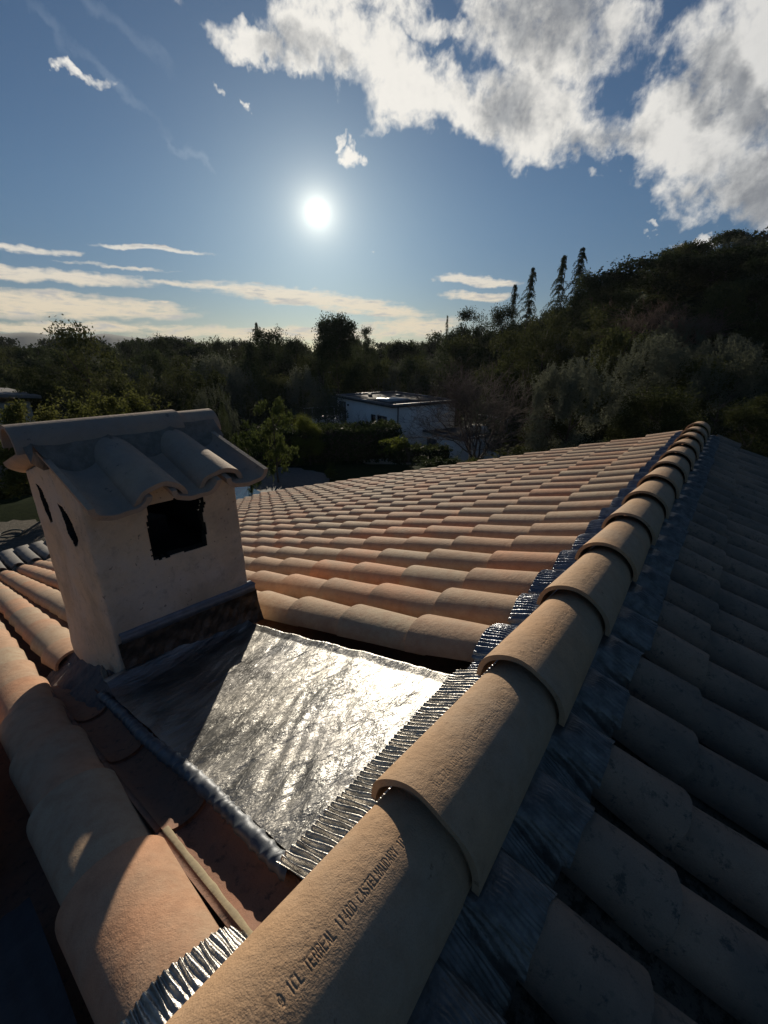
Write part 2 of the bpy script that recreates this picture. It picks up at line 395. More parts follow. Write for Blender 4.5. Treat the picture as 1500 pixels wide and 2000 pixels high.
def tile(mb, P, d, n, L, w0, w1, h0, h1, th=.012, seg=14, ls=3, tint=.5, drop=.02, concave=False, rough=0., seed=0):
    """half-round tile. P = crown of the lip, d = unit vector along the tile away from the lip, n = normal"""
    P = np.array(P, float); d = np.array(d, float); n = np.array(n, float); sd = np.cross(d, n)
    a = np.linspace(0, 1, ls+1); th_ = np.linspace(0, np.pi, seg+1)
    w = (w0+(w1-w0)*a)[None]; h = (h0+(h1-h0)*a)[None]; L_ = (a*L)[None]
    c = np.cos(th_)[:, None]; s = np.sin(th_)[:, None]**.9
    def surf(dw, endcut=0):
        x = (w-dw)*c; z = (h-dw)*s-h
        if concave: z = -z
        z = z-(drop*a)[None]
        o = P+x[..., None]*sd+z[..., None]*n+L_[..., None]*d
        if rough:
            rs = np.random.RandomState(seed); ph = rs.rand(6)*6.28
            wob = rough*(np.sin(th_[:, None]*3+ph[0]+a[None]*4)+np.sin(th_[:, None]*7+ph[1])*.6*(1-a[None]))
            o = o+wob[..., None]*n*.6+(wob*(1-a[None]))[..., None]*d*1.2
        return o
    A = surf(0); B = surf(th)
    nu, nv = seg+1, ls+1; f = []
    f.append(grid_faces(nu, nv, 0, flip=not concave)); f.append(grid_faces(nu, nv, nu*nv, flip=concave))
    N = nu*nv; i = np.arange(seg)
    lip = np.stack([i*nv, (i+1)*nv, (i+1)*nv+N, i*nv+N], 1); end = np.stack([i*nv+ls, (i+1)*nv+ls, (i+1)*nv+N+ls, i*nv+N+ls], 1)[:, ::-1]
    j = np.arange(ls); s0 = np.stack([j, j+1, j+1+N, j+N], 1)[:, ::-1]; s1 = s0+seg*nv; s1 = s1[:, ::-1]
    f += [lip if not concave else lip[:, ::-1], end, s0, s1]
    mb.add(np.concatenate([A.reshape(-1, 3), B.reshape(-1, 3)]), np.concatenate(f), tint)

# ------------------------------------------------------------------ the tiled house
TA = math.tan(.3012); ZC = .0483; TA2 = math.tan(.3439); ZC2 = .0419
RW = .23067; Y0 = .40857; SK = .05127; S0 = .4893; EX = .34985
R2 = .1983; B2 = .2779; SK2 = .1588; T0 = .3707
ZV = .062                                             # visual offset of pans below crowns
Y1 = 5.46
house = empty('tiled_house')
tag(house, 'house in the foreground with terracotta tiled roof, capped ridge and plastered chimney', 'house')
def lcrest(i, s): y = Y0+RW*i+SK*s; return np.array([-s, y, ZC-s*TA])
def rcrest(i, s): y = B2+R2*i+SK2*(s-T0); return np.array([s, y, ZC2-.008-s*TA2])
dL = lcrest(0, 1)-lcrest(0, 2); dL /= np.linalg.norm(dL)      # uphill direction on the left slope
nL = np.array([-math.sin(.3012), 0, math.cos(.3012)]); nL -= dL*(nL@dL); nL /= np.linalg.norm(nL)
dR = rcrest(0, 1)-rcrest(0, 2); dR /= np.linalg.norm(dR)
nR = np.array([math.sin(.3439), 0, math.cos(.3439)]); nR -= dR*(nR@dR); nR /= np.linalg.norm(nR)
EL = EX/math.cos(.3012)
SE = 7.75                                              # where the clay rows end and the grey eave begins
# pans of the left slope
mb = MB()
rows_left = [-9.35+k for k in range(7)]+[-2.35]+list(range(1, 22))
for q in [-9.85+k for k in range(6)]:
    s = .12
    for k in range(int(SE/EX)):
        s = S0-.02+EX*k
        P = lcrest(q, s); P = P-nL*(ZV+.052)
        if s < 2.5: continue
        tile(mb, P, dL, nL, EL*1.2, .085, .075, .05, .045, .01, 8, 1, rnd.random(), drop=-.0, concave=True)
for q in [.5+k for k in range(0, 21)]:
    for k in range(int(SE/EX)):
        s = S0-.02+EX*k
        if q < 1 and s < 2.4 : continue
        P = lcrest(q, s)-nL*(ZV+.052)
        tile(mb, P, dL, nL, EL*1.2, .09, .08, .05, .045, .01, 6, 1, rnd.random(), drop=-.0, concave=True)
for q in (-1.85, -.85, .05):
    for k in range(5, int(SE/EX)):
        P = lcrest(q, S0-.02+EX*k)-nL*(ZV+.052)
        tile(mb, P, dL, nL, EL*1.2, .085, .075, .05, .045, .01, 6, 1, rnd.random(), drop=-.0, concave=True)
# boards under the pans
def under(sign, ta, zc, dep, x1, y0, y1):
    p = np.array([[0, y0, zc-dep], [0, y1, zc-dep], [sign*x1, y1, zc-dep-x1*ta], [sign*x1, y0, zc-dep-x1*ta]])
    return p if sign > 0 else p[::-1]
mb.quad(under(-1, TA, ZC, .20, SE+.1, -2.2, Y1-.1), .1)
slope_l = mb.build('roof_slope', 'pan_clay', house, smooth=False)
slope_l['label'] = 'sunlit roof slope of newer terracotta tiles left of the ridge'
def make_row(i, s_first, s_start, s_end, off_y=0., seed=0, hi=False, first=None):
    mb = MB(); rr = random.Random(seed*17+3)
    # first piece below the ridge
    k = 0; s = s_first; prev = s_start
    while s < s_end:
        L = (s-prev)/math.cos(.3012)+(.07 if k else 0.0)
        P = lcrest(i, s); P = P+np.array([0, rr.uniform(-.004, .004), rr.uniform(-.002, .003)])
        sk = rr.uniform(-.012, .012); d = dL+np.array([0, sk, 0]); d /= np.linalg.norm(d)
        n = nL-d*(nL@d); n /= np.linalg.norm(n)
        seg, ls = (18, 4) if hi or s < 2 else (12, 2) if s < 5 else (9, 1)
        tile(mb, P, d, n, L, .1, .080, .078, .062, .012, seg, ls, rr.random(), drop=.026 if k else .006, rough=.0016, seed=rr.randint(0, 9999))
        prev = s; s += EX*rr.uniform(.985, 1.015); k += 1
    return mb.build('tile_row', 'row_clay', slope_l, smooth=True)
def shade_smooth(o, ang=40):
    try:
        o.data.set_sharp_from_angle(angle=R(ang))
    except Exception: pass
for n_, i in enumerate(rows_left):
    if i == -2.35: o = make_row(i, 2.26, 1.98, SE, seed=99)
    elif i == -3.35: o = make_row(i, .52, .1, SE, seed=55, hi=True)
    elif i == -4.35: o = make_row(i, 1.10, .86, SE, seed=41, hi=True)
    else: o = make_row(i, S0-.015*(i > 4)-(.03 if i == 1 else 0), .145, SE if i < 7 else 8.75, seed=int(i*4+50))
    shade_smooth(o)
for i in (-1.35, -.35, .45):
    o = make_row(i, 2.5, 2.2, SE, seed=int(i*10+77)); shade_smooth(o)
# grey eave
mb = MB(); eave_rows = []
for k in range(-10, 27):
    y = .66+.215*k+.02
    if y > 2.3: break
    mbr = MB()
    for q in range(3):
        x = -(SE+.42+.36*q); P = np.array([x, y+.02*q, -2.36-.055*q+ (.0)])
        d = np.array([.985, -.02, .16]); d /= np.linalg.norm(d); n = np.cross(np.cross(d, [0, 0, 1]), d); n /= np.linalg.norm(n)
        tile(mbr, P, d, n, .46, .098, .082, .075, .065, .013, 10, 1, rnd.random(), drop=.012)
    o = mbr
    eave_rows.append(o)
    mb.box((-(SE+.6), y+.1, -2.52), (1.3, .13, .02), 0, .2)
eave = mb.build('eave', 'grey_clay', house)
eave['label'] = 'lower eave of old grey tiles beyond the terracotta slope'
for o in eave_rows:
    q = o.build('tile_row', 'grey_clay', eave, smooth=True); shade_smooth(q)
# right slope: pans then rows
mb = MB(); right_rows = range(-8, 36)
SR = 5.2
for i in right_rows:
    s = .12
    for k in range(int(SR/EX)):
        s = T0-.03+EX*k
        P = rcrest(i+.5, s)-nR*(ZV+.058)
        if P[1] < -1.6 or P[1] > Y1+.05: continue
        tile(mb, P, dR, nR, EX*1.35 if k else .25, .088, .078, .048, .044, .01, 7, 1, rnd.random(), drop=0, concave=True)
mb.quad(under(1, TA2, ZC2, .16, SR, -2.2, Y1-.1), .1)
slope_r = mb.build('roof_slope', 'mossy_shade_clay', house)
slope_r['label'] = 'shaded roof slope of old lichen spotted tiles right of the ridge'
for i in right_rows:
    mb = MB(); rr = random.Random(i+500); s = T0+rr.uniform(-.012, .012); prev = .165; k = 0
    while s < SR:
        P = rcrest(i, s)
        if -1.6 < P[1] < Y1-.02:
            d = dR+np.array([0, rr.uniform(-.02, .02), 0]); d /= np.linalg.norm(d); n = nR-d*(nR@d); n /= np.linalg.norm(n)
            P = P+np.array([0, rr.uniform(-.005, .005), rr.uniform(-.004, .004)])
            tile(mb, P, d, n, (s-prev)/math.cos(.3439)+(.07 if k else 0), .077, .064, .088, .072, .013, 16 if s < 2 else 10, 4 if s < 2 else 1, rr.random(), drop=.024 if k else 0, rough=.0028, seed=rr.randint(0, 9999))
        prev = s; s += EX*1.02*rr.uniform(.96, 1.04); k += 1
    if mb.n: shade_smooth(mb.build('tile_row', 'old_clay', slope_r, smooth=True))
# walls of the house
mb = MB()
mb.box((-1.3, 1.55, -3.75), (12.4, 7.3, 2.5), 0)
pts = [(-7.5, Y1-.22, -2.5), (4.9, Y1-.22, -2.5), (4.9, Y1-.22, -1.85), (0, Y1-.22, -.12), (-7.5, Y1-.22, -2.42)]
pf = [(x, y-.12, z) for x, y, z in pts]
v = np.array(pts+pf); f = [[0, 1, 2, 3], [0, 3, 4, 4]]
wall = mb.build('wall', 'cream_wall', house)
me = bpy.data.meshes.new('gable_wall'); me.from_pydata([tuple(q) for q in v], [], [(4, 3, 2, 1, 0), (5, 6, 7, 8, 9), (4, 9, 8, 3), (3, 8, 7, 2)]); me.materials.append(M['cream_wall'])
o = bpy.data.objects.new('gable_wall', me); col.objects.link(o); o.parent = house

# ------------------------------------------------------------------ ridge
# bedding + closure strip (pleated foil) under the ridge tiles, each side
def arc_h(y, i_list, fn, s, w, h):
    """height of tile crowns across the rows at distance s"""
    z = np.full_like(y, -1.)
    for i in i_list:
        c = fn(i, s); u = (y-c[1])/w
        zz = np.where(np.abs(u) < 1, c[2]-h+h*np.sqrt(np.clip(1-u*u, 0, 1)), -9)
        z = np.maximum(z, zz)
    return z
mb = MB(); mb.box((0, 2.3, -.03), (.10, 6.1, .05), 0)
ridge = mb.build('ridge', 'mortar', house); ridge['label'] = 'straight ridge capped with overlapping half round terracotta tiles'
def foil_strip(y0, y1, s0, s1, sign, rows, fn, base, period, amp, n_s=7, w=.104, h=.08, lift=.005, res=7, valley=-.058, matl='ridge_foil', flat=None, fill=True):
    n = int((y1-y0)/period*res); y = np.linspace(y0, y1, n); rs = np.random.RandomState(int(abs(y0)*100)+n_s)
    ss = np.linspace(s0, s1, n_s); V = []
    ph = np.cumsum(1+.35*rs.randn(n)*.5)/res*2*np.pi
    ampv = amp*(.7+.6*np.interp(np.arange(n), np.arange(0, n, 9), rs.rand(len(range(0, n, 9)))))
    for k, s in enumerate(ss):
        if flat is None:
            z = arc_h(y, rows, fn, s, w, h); zb = fn(0, s)[2]+valley; z = np.maximum(z, zb)
            ker = np.ones(5)/5; z = np.convolve(np.pad(z, 2, 'edge'), ker, 'valid')
        else: z = np.full(n, fn(0, s)[2]+flat)
        a = k/(n_s-1)
        inner = ((.011 if flat is not None else -.022) if sign < 0 else -.040)+lift*0; zf = (fn(0, s)[2]+(valley if flat is None else flat)); fl = zf+(inner-zf)*a**1.6
        if fill: z = np.maximum(z, fl)
        z = z+lift+ampv*np.sin(ph+.5*math.sin(a*4+1.3))+rs.randn(n)*amp*.06
        ed = (np.sin(ph*.11)*.0015+(.0 if flat is not None else .010*fbm(y*9, y*0, 3, 3)-.012*(z < fn(0, s)[2]-.045)))*(k == 0)
        zc_ = (.010 if sign < 0 else -.016)+(max(0, s-.118)/.045)**2*.05
        z = np.minimum(z, zc_) if s < .18 else z
        V.append(np.stack([sign*(s+ed), y+.0015*np.sin(ph*.31+k), z], 1))
    V = np.stack(V, 0)
    o = mesh_np('ridge_flashing', V.reshape(-1, 3), grid_faces(n_s, n, flip=(sign < 0) ^ True), matl, ridge, smooth=True)
    return o
lr = [1+k for k in range(21)]
foil_strip(.50, Y1-.25, .188, .07, -1, lr, lcrest, 0, .0125, .0028, matl='ridge_foil')['label'] = 'pleated foil closing the top of the sunlit tile rows'
foil_strip(-.165, .46, .192, .075, -1, [], lcrest, 0, .0118, .0048, flat=-.036, res=8, matl='lit_pleat_foil')['label'] = 'closely pleated foil along the upper edge of the metal sheet'
foil_strip(-.475, -.255, .182, .07, -1, [-3.35], lcrest, 0, .0095, .0030, res=8, matl='lit_pleat_foil')['label'] = 'pleated foil over the big tile at lower left'
foil_strip(-.95, -.455, .68, .07, -1, [], lcrest, 0, .03, .0015, flat=-.135, matl='shaded_flashing', fill=False)
rlist = [i for i in right_rows]
foil_strip(-1.3, Y1-.25, .207, .075, 1, rlist, rcrest, 0, .0085, .0011, w=.080, h=.088, lift=.006, res=6, valley=-.082, matl='shade_foil', n_s=9)['label'] = 'bluish foil skirt hanging down the shaded side of the ridge'

# stroke font for the stamped writing
G = {
'A': [[(0,0),(2,6),(4,0)],[(.7,2),(3.3,2)]], 'C': [[(4,5),(3,6),(1,6),(0,5),(0,1),(1,0),(3,0),(4,1)]], 'D': [[(0,0),(0,6),(2.6,6),(4,4.6),(4,1.4),(2.6,0),(0,0)]],
'E': [[(4,6),(0,6),(0,0),(4,0)],[(0,3),(3,3)]], 'L': [[(0,6),(0,0),(4,0)]], 'N': [[(0,0),(0,6),(4,0),(4,6)]], 'R': [[(0,0),(0,6),(3,6),(4,5),(4,4),(3,3),(0,3)],[(2,3),(4,0)]],
'S': [[(4,5),(3,6),(1,6),(0,5),(0,4),(4,2),(4,1),(3,0),(1,0),(0,1)]], 'T': [[(0,6),(4,6)],[(2,6),(2,0)]], 'U': [[(0,6),(0,1),(1,0),(3,0),(4,1),(4,6)]],
'Y': [[(0,6),(2,3),(4,6)],[(2,3),(2,0)]], '0': [[(1,0),(0,1),(0,5),(1,6),(3,6),(4,5),(4,1),(3,0),(1,0)]], '1': [[(1,5),(2.2,6),(2.2,0)]],
'2': [[(0,5),(1,6),(3,6),(4,5),(4,4),(0,0),(4,0)]], '3': [[(0,6),(4,6),(2,3.5),(4,2),(3,0),(0,.5)]], '4': [[(3,0),(3,6),(0,2),(4,2)]], '6': [[(3.5,6),(1,4),(0,2),(1,0),(3,0),(4,1.5),(3,3),(.4,3)]],
'7': [[(0,6),(4,6),(1.5,0)]], 'O': [[(1,0),(0,1),(0,5),(1,6),(3,6),(4,5),(4,1),(3,0),(1,0)]], 'G': [[(4,5),(3,6),(1,6),(0,5),(0,1),(1,0),(3,0),(4,1),(4,3),(2.4,3)]], 'F': [[(0,0),(0,6),(4,6)],[(0,3),(3,3)]],
'M': [[(0,0),(0,6),(2,2.5),(4,6),(4,0)]], '(': [[(2,6),(0,4.5),(0,1.5),(2,0),(4,1.5),(4,4.5),(2,6)],[(2.8,3.8),(1.4,3.8),(1.4,2.2),(2.8,2.2)]],
}
def text_segments(txt, adv, h):
    S = []; sx = adv*.68/4; sy = h/6
    for k, ch in enumerate(txt):
        for pl in G.get(ch, []):
            for p, q in zip(pl, pl[1:]): S.append((k*adv+p[0]*sx, p[1]*sy, k*adv+q[0]*sx, q[1]*sy))
    return np.array(S)
def seg_depth(U, V, S, r):
    """U,V grids; returns 0..1 mask of the strokes"""
    out = np.full(U.shape, 9.)
    for x0, y0, x1, y1 in S:
        m_ = (U > min(x0, x1)-2*r) & (U < max(x0, x1)+2*r) & (V > min(y0, y1)-2*r) & (V < max(y0, y1)+2*r)
        if not m_.any(): continue
        u, v = U[m_], V[m_]; dx_, dy_ = x1-x0, y1-y0; l2 = dx_*dx_+dy_*dy_+1e-12
        t_ = np.clip(((u-x0)*dx_+(v-y0)*dy_)/l2, 0, 1); d = np.hypot(u-x0-t_*dx_, v-y0-t_*dy_)
        out[m_] = np.minimum(out[m_], d)
    return np.clip(1.4-out/r, 0, 1)
def ridge_tile(k, txt=None, t_start=.12, t_x=.0, adv=.0073, th_h=.0165, hi=False, matl='ridge_clay'):
    rr = random.Random(k*7+1)
    ylip = .42*k+rr.uniform(-.004, .004); L = .50; w0, w1, h0, h1, th = .113, .0925, .111, .094, .0125
    zlip = .0
    if hi:
        us = np.concatenate([np.linspace(0, .02, 4), np.arange(.022, L-.004, .0011 if txt else .006), [L]])
        tt = np.concatenate([np.linspace(0, 1.15, 26), np.arange(1.16, 2.0, .0115 if txt else .03), np.linspace(2.02, np.pi, 28)])
    else:
        us = np.linspace(0, L, 6 if k < 8 else 3); tt = np.linspace(0, np.pi, 30 if k < 6 else 18)
    a = us/L; w = (w0+(w1-w0)*a)[None]; h = (h0+(h1-h0)*a)[None]
    c = np.cos(tt)[:, None]; s = np.sin(tt)[:, None]**.92
    drop = -.024*a[None]
    tiltx = .11
    def surf(dw, sink=None):
        x = (w-dw)*c; z = (h-dw)*s+drop
        if sink is not None: z = z-sink*s; x = x-sink*c
        z = z+.0
        x2 = x; z2 = z-x*tiltx+.006
        o = np.stack([x2, np.broadcast_to(us[None]+ylip, x2.shape), z2], -1)
        wob = .0012*(np.sin(tt[:, None]*5+rr.random()*6)*np.exp(-us[None]/.03))
        o[..., 1] += wob*2
        return o
    sink = None
    if txt:
        S = text_segments(txt, adv, th_h)
        X = (w)*c*-1; U = np.broadcast_to(us[None], X.shape)-t_start; Vv = X+t_x
        sink = seg_depth(U, Vv, S, .0008)*(.0010 if k == -1 else .0005)
    A = surf(0, sink)
    n1 = len(tt); n2 = len(us)
    tb = np.linspace(0, np.pi, 20); ub = np.linspace(0, L, 3)
    tt_, us_ = tt, us
    # inner shell at low resolution
    w = (w0+(w1-w0)*ub/L)[None]; h = (h0+(h1-h0)*ub/L)[None]; 
    xi = (w-th)*np.cos(tb)[:, None]; zi = (h-th)*np.sin(tb)[:, None]**.92-.024*(ub/L)[None]; zi = zi-xi*tiltx+.006
    B = np.stack([xi, np.broadcast_to(ub[None]+ylip, xi.shape), zi], -1)
    m_ = MB(); tn = rr.random()
    m_.add(A, grid_faces(n1, n2), tn); m_.add(B, grid_faces(20, 3, flip=True), tn)
    # lip and end rings, joining outer and inner outline with matching angle steps
    for row, yy, aa in ((0, 0., 0.), (n2-1, L, 1.)):
        wv, hv = w0+(w1-w0)*aa, h0+(h1-h0)*aa
        o1 = A[:, row]; ti = tt_
        xx = (wv-th)*np.cos(ti); zz = (hv-th)*np.sin(ti)**.92-.024*aa-xx*tiltx+.006
        o2 = np.stack([xx, o1[:, 1], zz], -1)
        m_.add(np.stack([o1, o2], 1), grid_faces(n1, 2, flip=(row == 0)), tn)
    for sgn, idx in ((0, 0), (1, -1)):
        o1 = A[idx][[0, -1]]; o2 = B[idx][[0, -1]]
        m_.add(np.stack([o1, o2], 1), grid_faces(2, 2, flip=bool(sgn)), tn)
    o = m_.build('ridge_tile', matl, ridge, smooth=True); shade_smooth(o, 50)
    return o
LEG1 = '( 1CL TERREAL 11400 CASTELNAUDARY 10L370'; LEG2 = '10L376 10024 CC GOLFERM TERREAL 11400'
for k in range(-3, 13):
    if k == -1: ridge_tile(k, LEG1, .118, .010, .0067, .0135, True)['label'] = 'nearest ridge tile with stamped maker writing'
    elif k == 0: ridge_tile(k, LEG2, .03, .010, .0078, .0120, True)
    elif k == 1: ridge_tile(k, LEG1, .05, .010, .0070, .012, True)
    elif k == 2: ridge_tile(k, LEG2, .05, .010, .0074, .012, True)
    else: ridge_tile(k, hi=(-3 < k < 5))

# ------------------------------------------------------------------ metal sheet above the chimney
def sstep_(a, b, x): t_ = np.clip((x-a)/(b-a), 0, 1); return t_*t_*(3-2*t_)
def lplane(x, dz=0): return ZC+x*TA+dz
nx, ny = 260, 150
X = np.linspace(-1.34, -.165, nx)[:, None]; Yv = np.linspace(0, 1, ny)[None]
yl = -.135+(-X-.165)*.045; yr = .445+.05*(-X-.165)/1.1
Yg = yl+(yr-yl)*Yv; Xg = np.broadcast_to(X, Yg.shape)
Z = lplane(Xg, -.040)
st = (Xg*.97+Yg*.24); la = (Yg*.97-Xg*.24)
Z = Z+.0030*fbm(st*42+1.5*np.sin(la*9), la*9, 3, 5)+.0045*fbm(Xg*8, Yg*7, 5, 3)+.0012*np.sin(st*120+4*np.sin(la*13+st*6))*(.5+.5*np.sin(la*7+st*15))**3
# sharp creases
for (cx_, cy_, an, ln, am) in ((-.62, .30, 1.25, .18, .002), (-.52, .36, 1.1, .12, .002), (-.95, .2, 1.35, .3, .003), (-.45, .05, 1.3, .22, .003), (-.75, .42, 1.2, .2, .003)):
    u = (Xg-cx_)*math.cos(an)+(Yg-cy_)*math.sin(an); v = -(Xg-cx_)*math.sin(an)+(Yg-cy_)*math.cos(an)
    Z = Z+am*np.exp(-(v/.006)**2-(u/ln*1.5)**4)
# apron turned up against the chimney wall
up = np.clip((-Xg-1.20)/.10, 0, 1); Z = Z+.055*up**2*(1+.1*fbm(Yg*20, Xg*20, 9, 3))
edge = np.clip((Yv-.93)/.07, 0, 1); Z = Z+.012*edge*(1-up)
dn = np.clip((Yg-(yr-.01))/.01, 0, 1); Z = Z-.03*dn
sheet = mesh_np('flashing_sheet', np.stack([Xg, Yg, Z], -1).reshape(-1, 3), grid_faces(nx, ny), 'chimney_sheet', house, smooth=True)
sheet['label'] = 'wrinkled bright metal sheet laid between ridge and chimney'
# rolled edge at the left of the sheet
n1, n2 = 240, 18
xx = np.linspace(-1.36, -.17, n1); th_ = np.linspace(-.35, np.pi+.7, n2)
cr = .5+.5*np.sin(xx*170+2*np.sin(xx*31)); rs = np.random.RandomState(5)
rad = .0145+.0030*(cr**3)+.0015*fbm(xx*30, xx*0, 4, 3)
cyy = -.150+(-xx-.165)*.045+.004*np.sin(xx*9); czz = lplane(xx, -.055)+.008*np.exp(-((xx+.6)/.4)**2)
V = np.stack([xx[:, None]+0*th_[None]+.004*np.sin(th_[None]*2+xx[:, None]*60), cyy[:, None]-rad[:, None]*1.15*np.cos(th_)[None]*-1, czz[:, None]+rad[:, None]*np.sin(th_)[None]*1.05], -1)
o = mesh_np('rolled_edge', V.reshape(-1, 3), grid_faces(n1, n2, flip=False), 'shaded_roll_foil', sheet, smooth=True)
# channel tiles between the roll and the big row
mb = MB()
for k, (s, sf) in enumerate(((.60, 0), (1.02, 1), (1.42, 2), (1.8, 3))):
    P = np.array([-s, -.203+.045*(s-.1), lplane(-s, -.108)])
    tile(mb, P, dL, nL, .56 if k else .5, .067, .062, .045, .042, .012, 16, 4, rnd.random(), drop=-.012, concave=True)
mb.build('channel_tile', 'pan_clay', house, smooth=True)['label'] = 'open terracotta channel beside the metal sheet'
# cream mortar edge
n1 = 120; xx = np.linspace(-.50, -.11, n1); th_ = np.linspace(0, np.pi, 12)
rad = .0060+.0016*fbm(xx*45, xx*0, 8, 4); V = np.stack([xx[:, None]+0*th_[None], (-.252+(-xx-.1)*.05)[:, None]+rad[:, None]*np.cos(th_)[None]*1.3, lplane(xx, -.066)[:, None]+rad[:, None]*1.1*np.sin(th_)[None]**.4], -1)
mesh_np('mortar_bead', V.reshape(-1, 3), grid_faces(n1, 12, flip=True), 'cream_mortar', house, smooth=True)

# ------------------------------------------------------------------ chimney
rs = np.random.RandomState(3)
F0, F1 = np.array([-1.345, -.02]), np.array([-1.29, .53])     # front edge
B1_, B0_ = np.array([-1.90, .55]), np.array([-1.95, -.02])
corners = [F0, F1, B1_, B0_]
per = []; step = .006
for i in range(4):
    a, b = corners[i], corners[(i+1) % 4]; n = int(np.linalg.norm(b-a)/step)
    for k in range(n): per.append((a+(b-a)*k/n, i))
pxy = np.array([p for p, i in per])
for _ in range(7): pxy = (np.roll(pxy, 1, 0)+pxy+np.roll(pxy, -1, 0))/3
side = np.array([i for p, i in per]); zs = np.arange(-.56, .46, step); npz = len(zs); npp = len(pxy)
cen = pxy.mean(0); outw = pxy-cen; outw /= np.linalg.norm(outw, axis=1)[:, None]
tt_ = np.arange(npp)*step
rough = .0022*fbm(tt_[:, None]*14, zs[None]*14, 11, 4)+.0012*fbm(tt_[:, None]*60, zs[None]*60, 12, 3)
flare = .018*np.clip((-.30-zs)/.2, 0, 1)[None]
taper = 1-.02*(zs[None]+.4)
Vx = cen[0]+(pxy[:, 0:1]-cen[0])*taper+outw[:, 0:1]*(rough+flare); Vy = cen[1]+(pxy[:, 1:2]-cen[1])*taper+outw[:, 1:2]*(rough+flare)
Zw = np.broadcast_to(zs[None], Vx.shape)
dpan = np.min(np.stack([np.abs(Vy-c_) for c_ in (.040, .285, .492)]), 0)/.098
zc_ = .427-.3*np.abs(Vx+1.6)+.058*(1-np.sqrt(np.clip(1-dpan**2, 0, 1)))-.012
V = np.stack([Vx, Vy, Zw], -1)
fa = grid_faces(npp, npz, closed=True); over = (Zw > zc_).reshape(-1)[fa].any(1)
pc = V.reshape(-1, 3)[fa].mean(1); sd_ = np.repeat(side[:, None], npz-1, 1).reshape(-1)
jit = .008*fbm(pc[:, 0]*60+pc[:, 1]*60, pc[:, 2]*60, 21, 5)
def inpoly(u, v, poly):
    ins = np.zeros(len(u), bool); n = len(poly)
    for i in range(n):
        (x0, y0), (x1, y1) = poly[i], poly[(i+1) % n]
        c = ((y0 > v) != (y1 > v)) & (u < (x1-x0)*(v-y0)/(y1-y0+1e-12)+x0); ins ^= c
    return ins
hf = (sd_ == 0) & inpoly(pc[:, 1]+jit, pc[:, 2]+jit*.8, [(.160, .045), (.372, .038), (.385, .26), (.33, .285), (.27, .262), (.178, .262)])
u = pc[:, 0]+jit*.6; v = pc[:, 2]+jit
hs = (sd_ == 3) & (inpoly(u, v, [(-1.83, .30), (-1.77, .285), (-1.73, .22), (-1.735, .15), (-1.765, .14), (-1.80, .2)]) | inpoly(u, v, [(-1.60, .275), (-1.50, .245), (-1.455, .16), (-1.50, .115), (-1.54, .15), (-1.575, .2)]))
hb = (sd_ == 2) & inpoly(pc[:, 1]+jit, pc[:, 2]+jit, [(.16, .05), (.38, .05), (.38, .27), (.16, .27)])
hr = (sd_ == 1) & inpoly(pc[:, 0]+jit, pc[:, 2]+jit, [(-1.64, .15), (-1.40, .14), (-1.38, .30), (-1.62, .32)])
keep = ~(hf | hs | hb | hr | over)
stack = mesh_np('chimney', V.reshape(-1, 3), fa[keep], 'plaster', house, smooth=True, mats=['plaster', 'soot'])
stack['label'] = 'square plastered chimney with ragged openings and a tiled cap'
so_ = stack.modifiers.new('solid', 'SOLIDIFY'); so_.thickness = .045; so_.offset = -1; so_.material_offset = 1; so_.material_offset_rim = 1; so_.use_even_offset = False
# soot filled flue
mb = MB(); mb.box((-1.625, .265, -.25), (.44, .40, .5)); mb.box((-1.64, .265, .05), (.16, .12, .12), .4); mb.build('flue_brick', 'soot', stack)
# metal bar flashing at the foot of the front wall
mb = MB(); ang_ = math.atan2(F1[0]-F0[0], F1[1]-F0[1])
def front(y, off=0, z=0):
    x = F0[0]+(y-F0[1])*(F1[0]-F0[0])/(F1[1]-F0[1]); return np.array([x+off, y, z])
n = 70
for (z0, z1, o0, o1) in ((-.238, -.205, .016, .016), (-.206, -.199, .006, .026)):
    yv = np.linspace(.0, .548, n); wob = .0012*fbm(yv*30, yv*0, 6, 3)
    a = np.stack([front(y, o0+.006*0+w_, z0-.012*(y-.27)*0) for y, w_ in zip(yv, wob)]); b = np.stack([front(y, o1+w_, z1) for y, w_ in zip(yv, wob)])
    c = np.stack([front(y, -.02, z1) for y in yv]); d_ = np.stack([front(y, -.02, z0) for y in yv])
    mb.add(np.stack([d_, a, b, c], 1), grid_faces(n, 4, closed=False))
mb.build('flashing_bar', 'lead_bar', stack)
# crinkled apron below the bar
n1, n2 = 120, 30; yv = np.linspace(-.012, .556, n1)[:, None]; q = np.linspace(0, 1, n2)[None]
zt = -.236; zb = -.385; Zg = zt+(zb-zt)*q+0*yv; off = .010+.034*q**1.6+.006*fbm(yv*26, q*5, 31, 4)*q+.003*fbm(yv*90, q*14, 32, 3)
Xg2 = F0[0]+(yv-F0[1])*(F1[0]-F0[0])/(F1[1]-F0[1])+off
mesh_np('apron', np.stack([Xg2, yv+0*q, Zg], -1).reshape(-1, 3), grid_faces(n1, n2, flip=True), 'shaded_apron', stack, smooth=True)
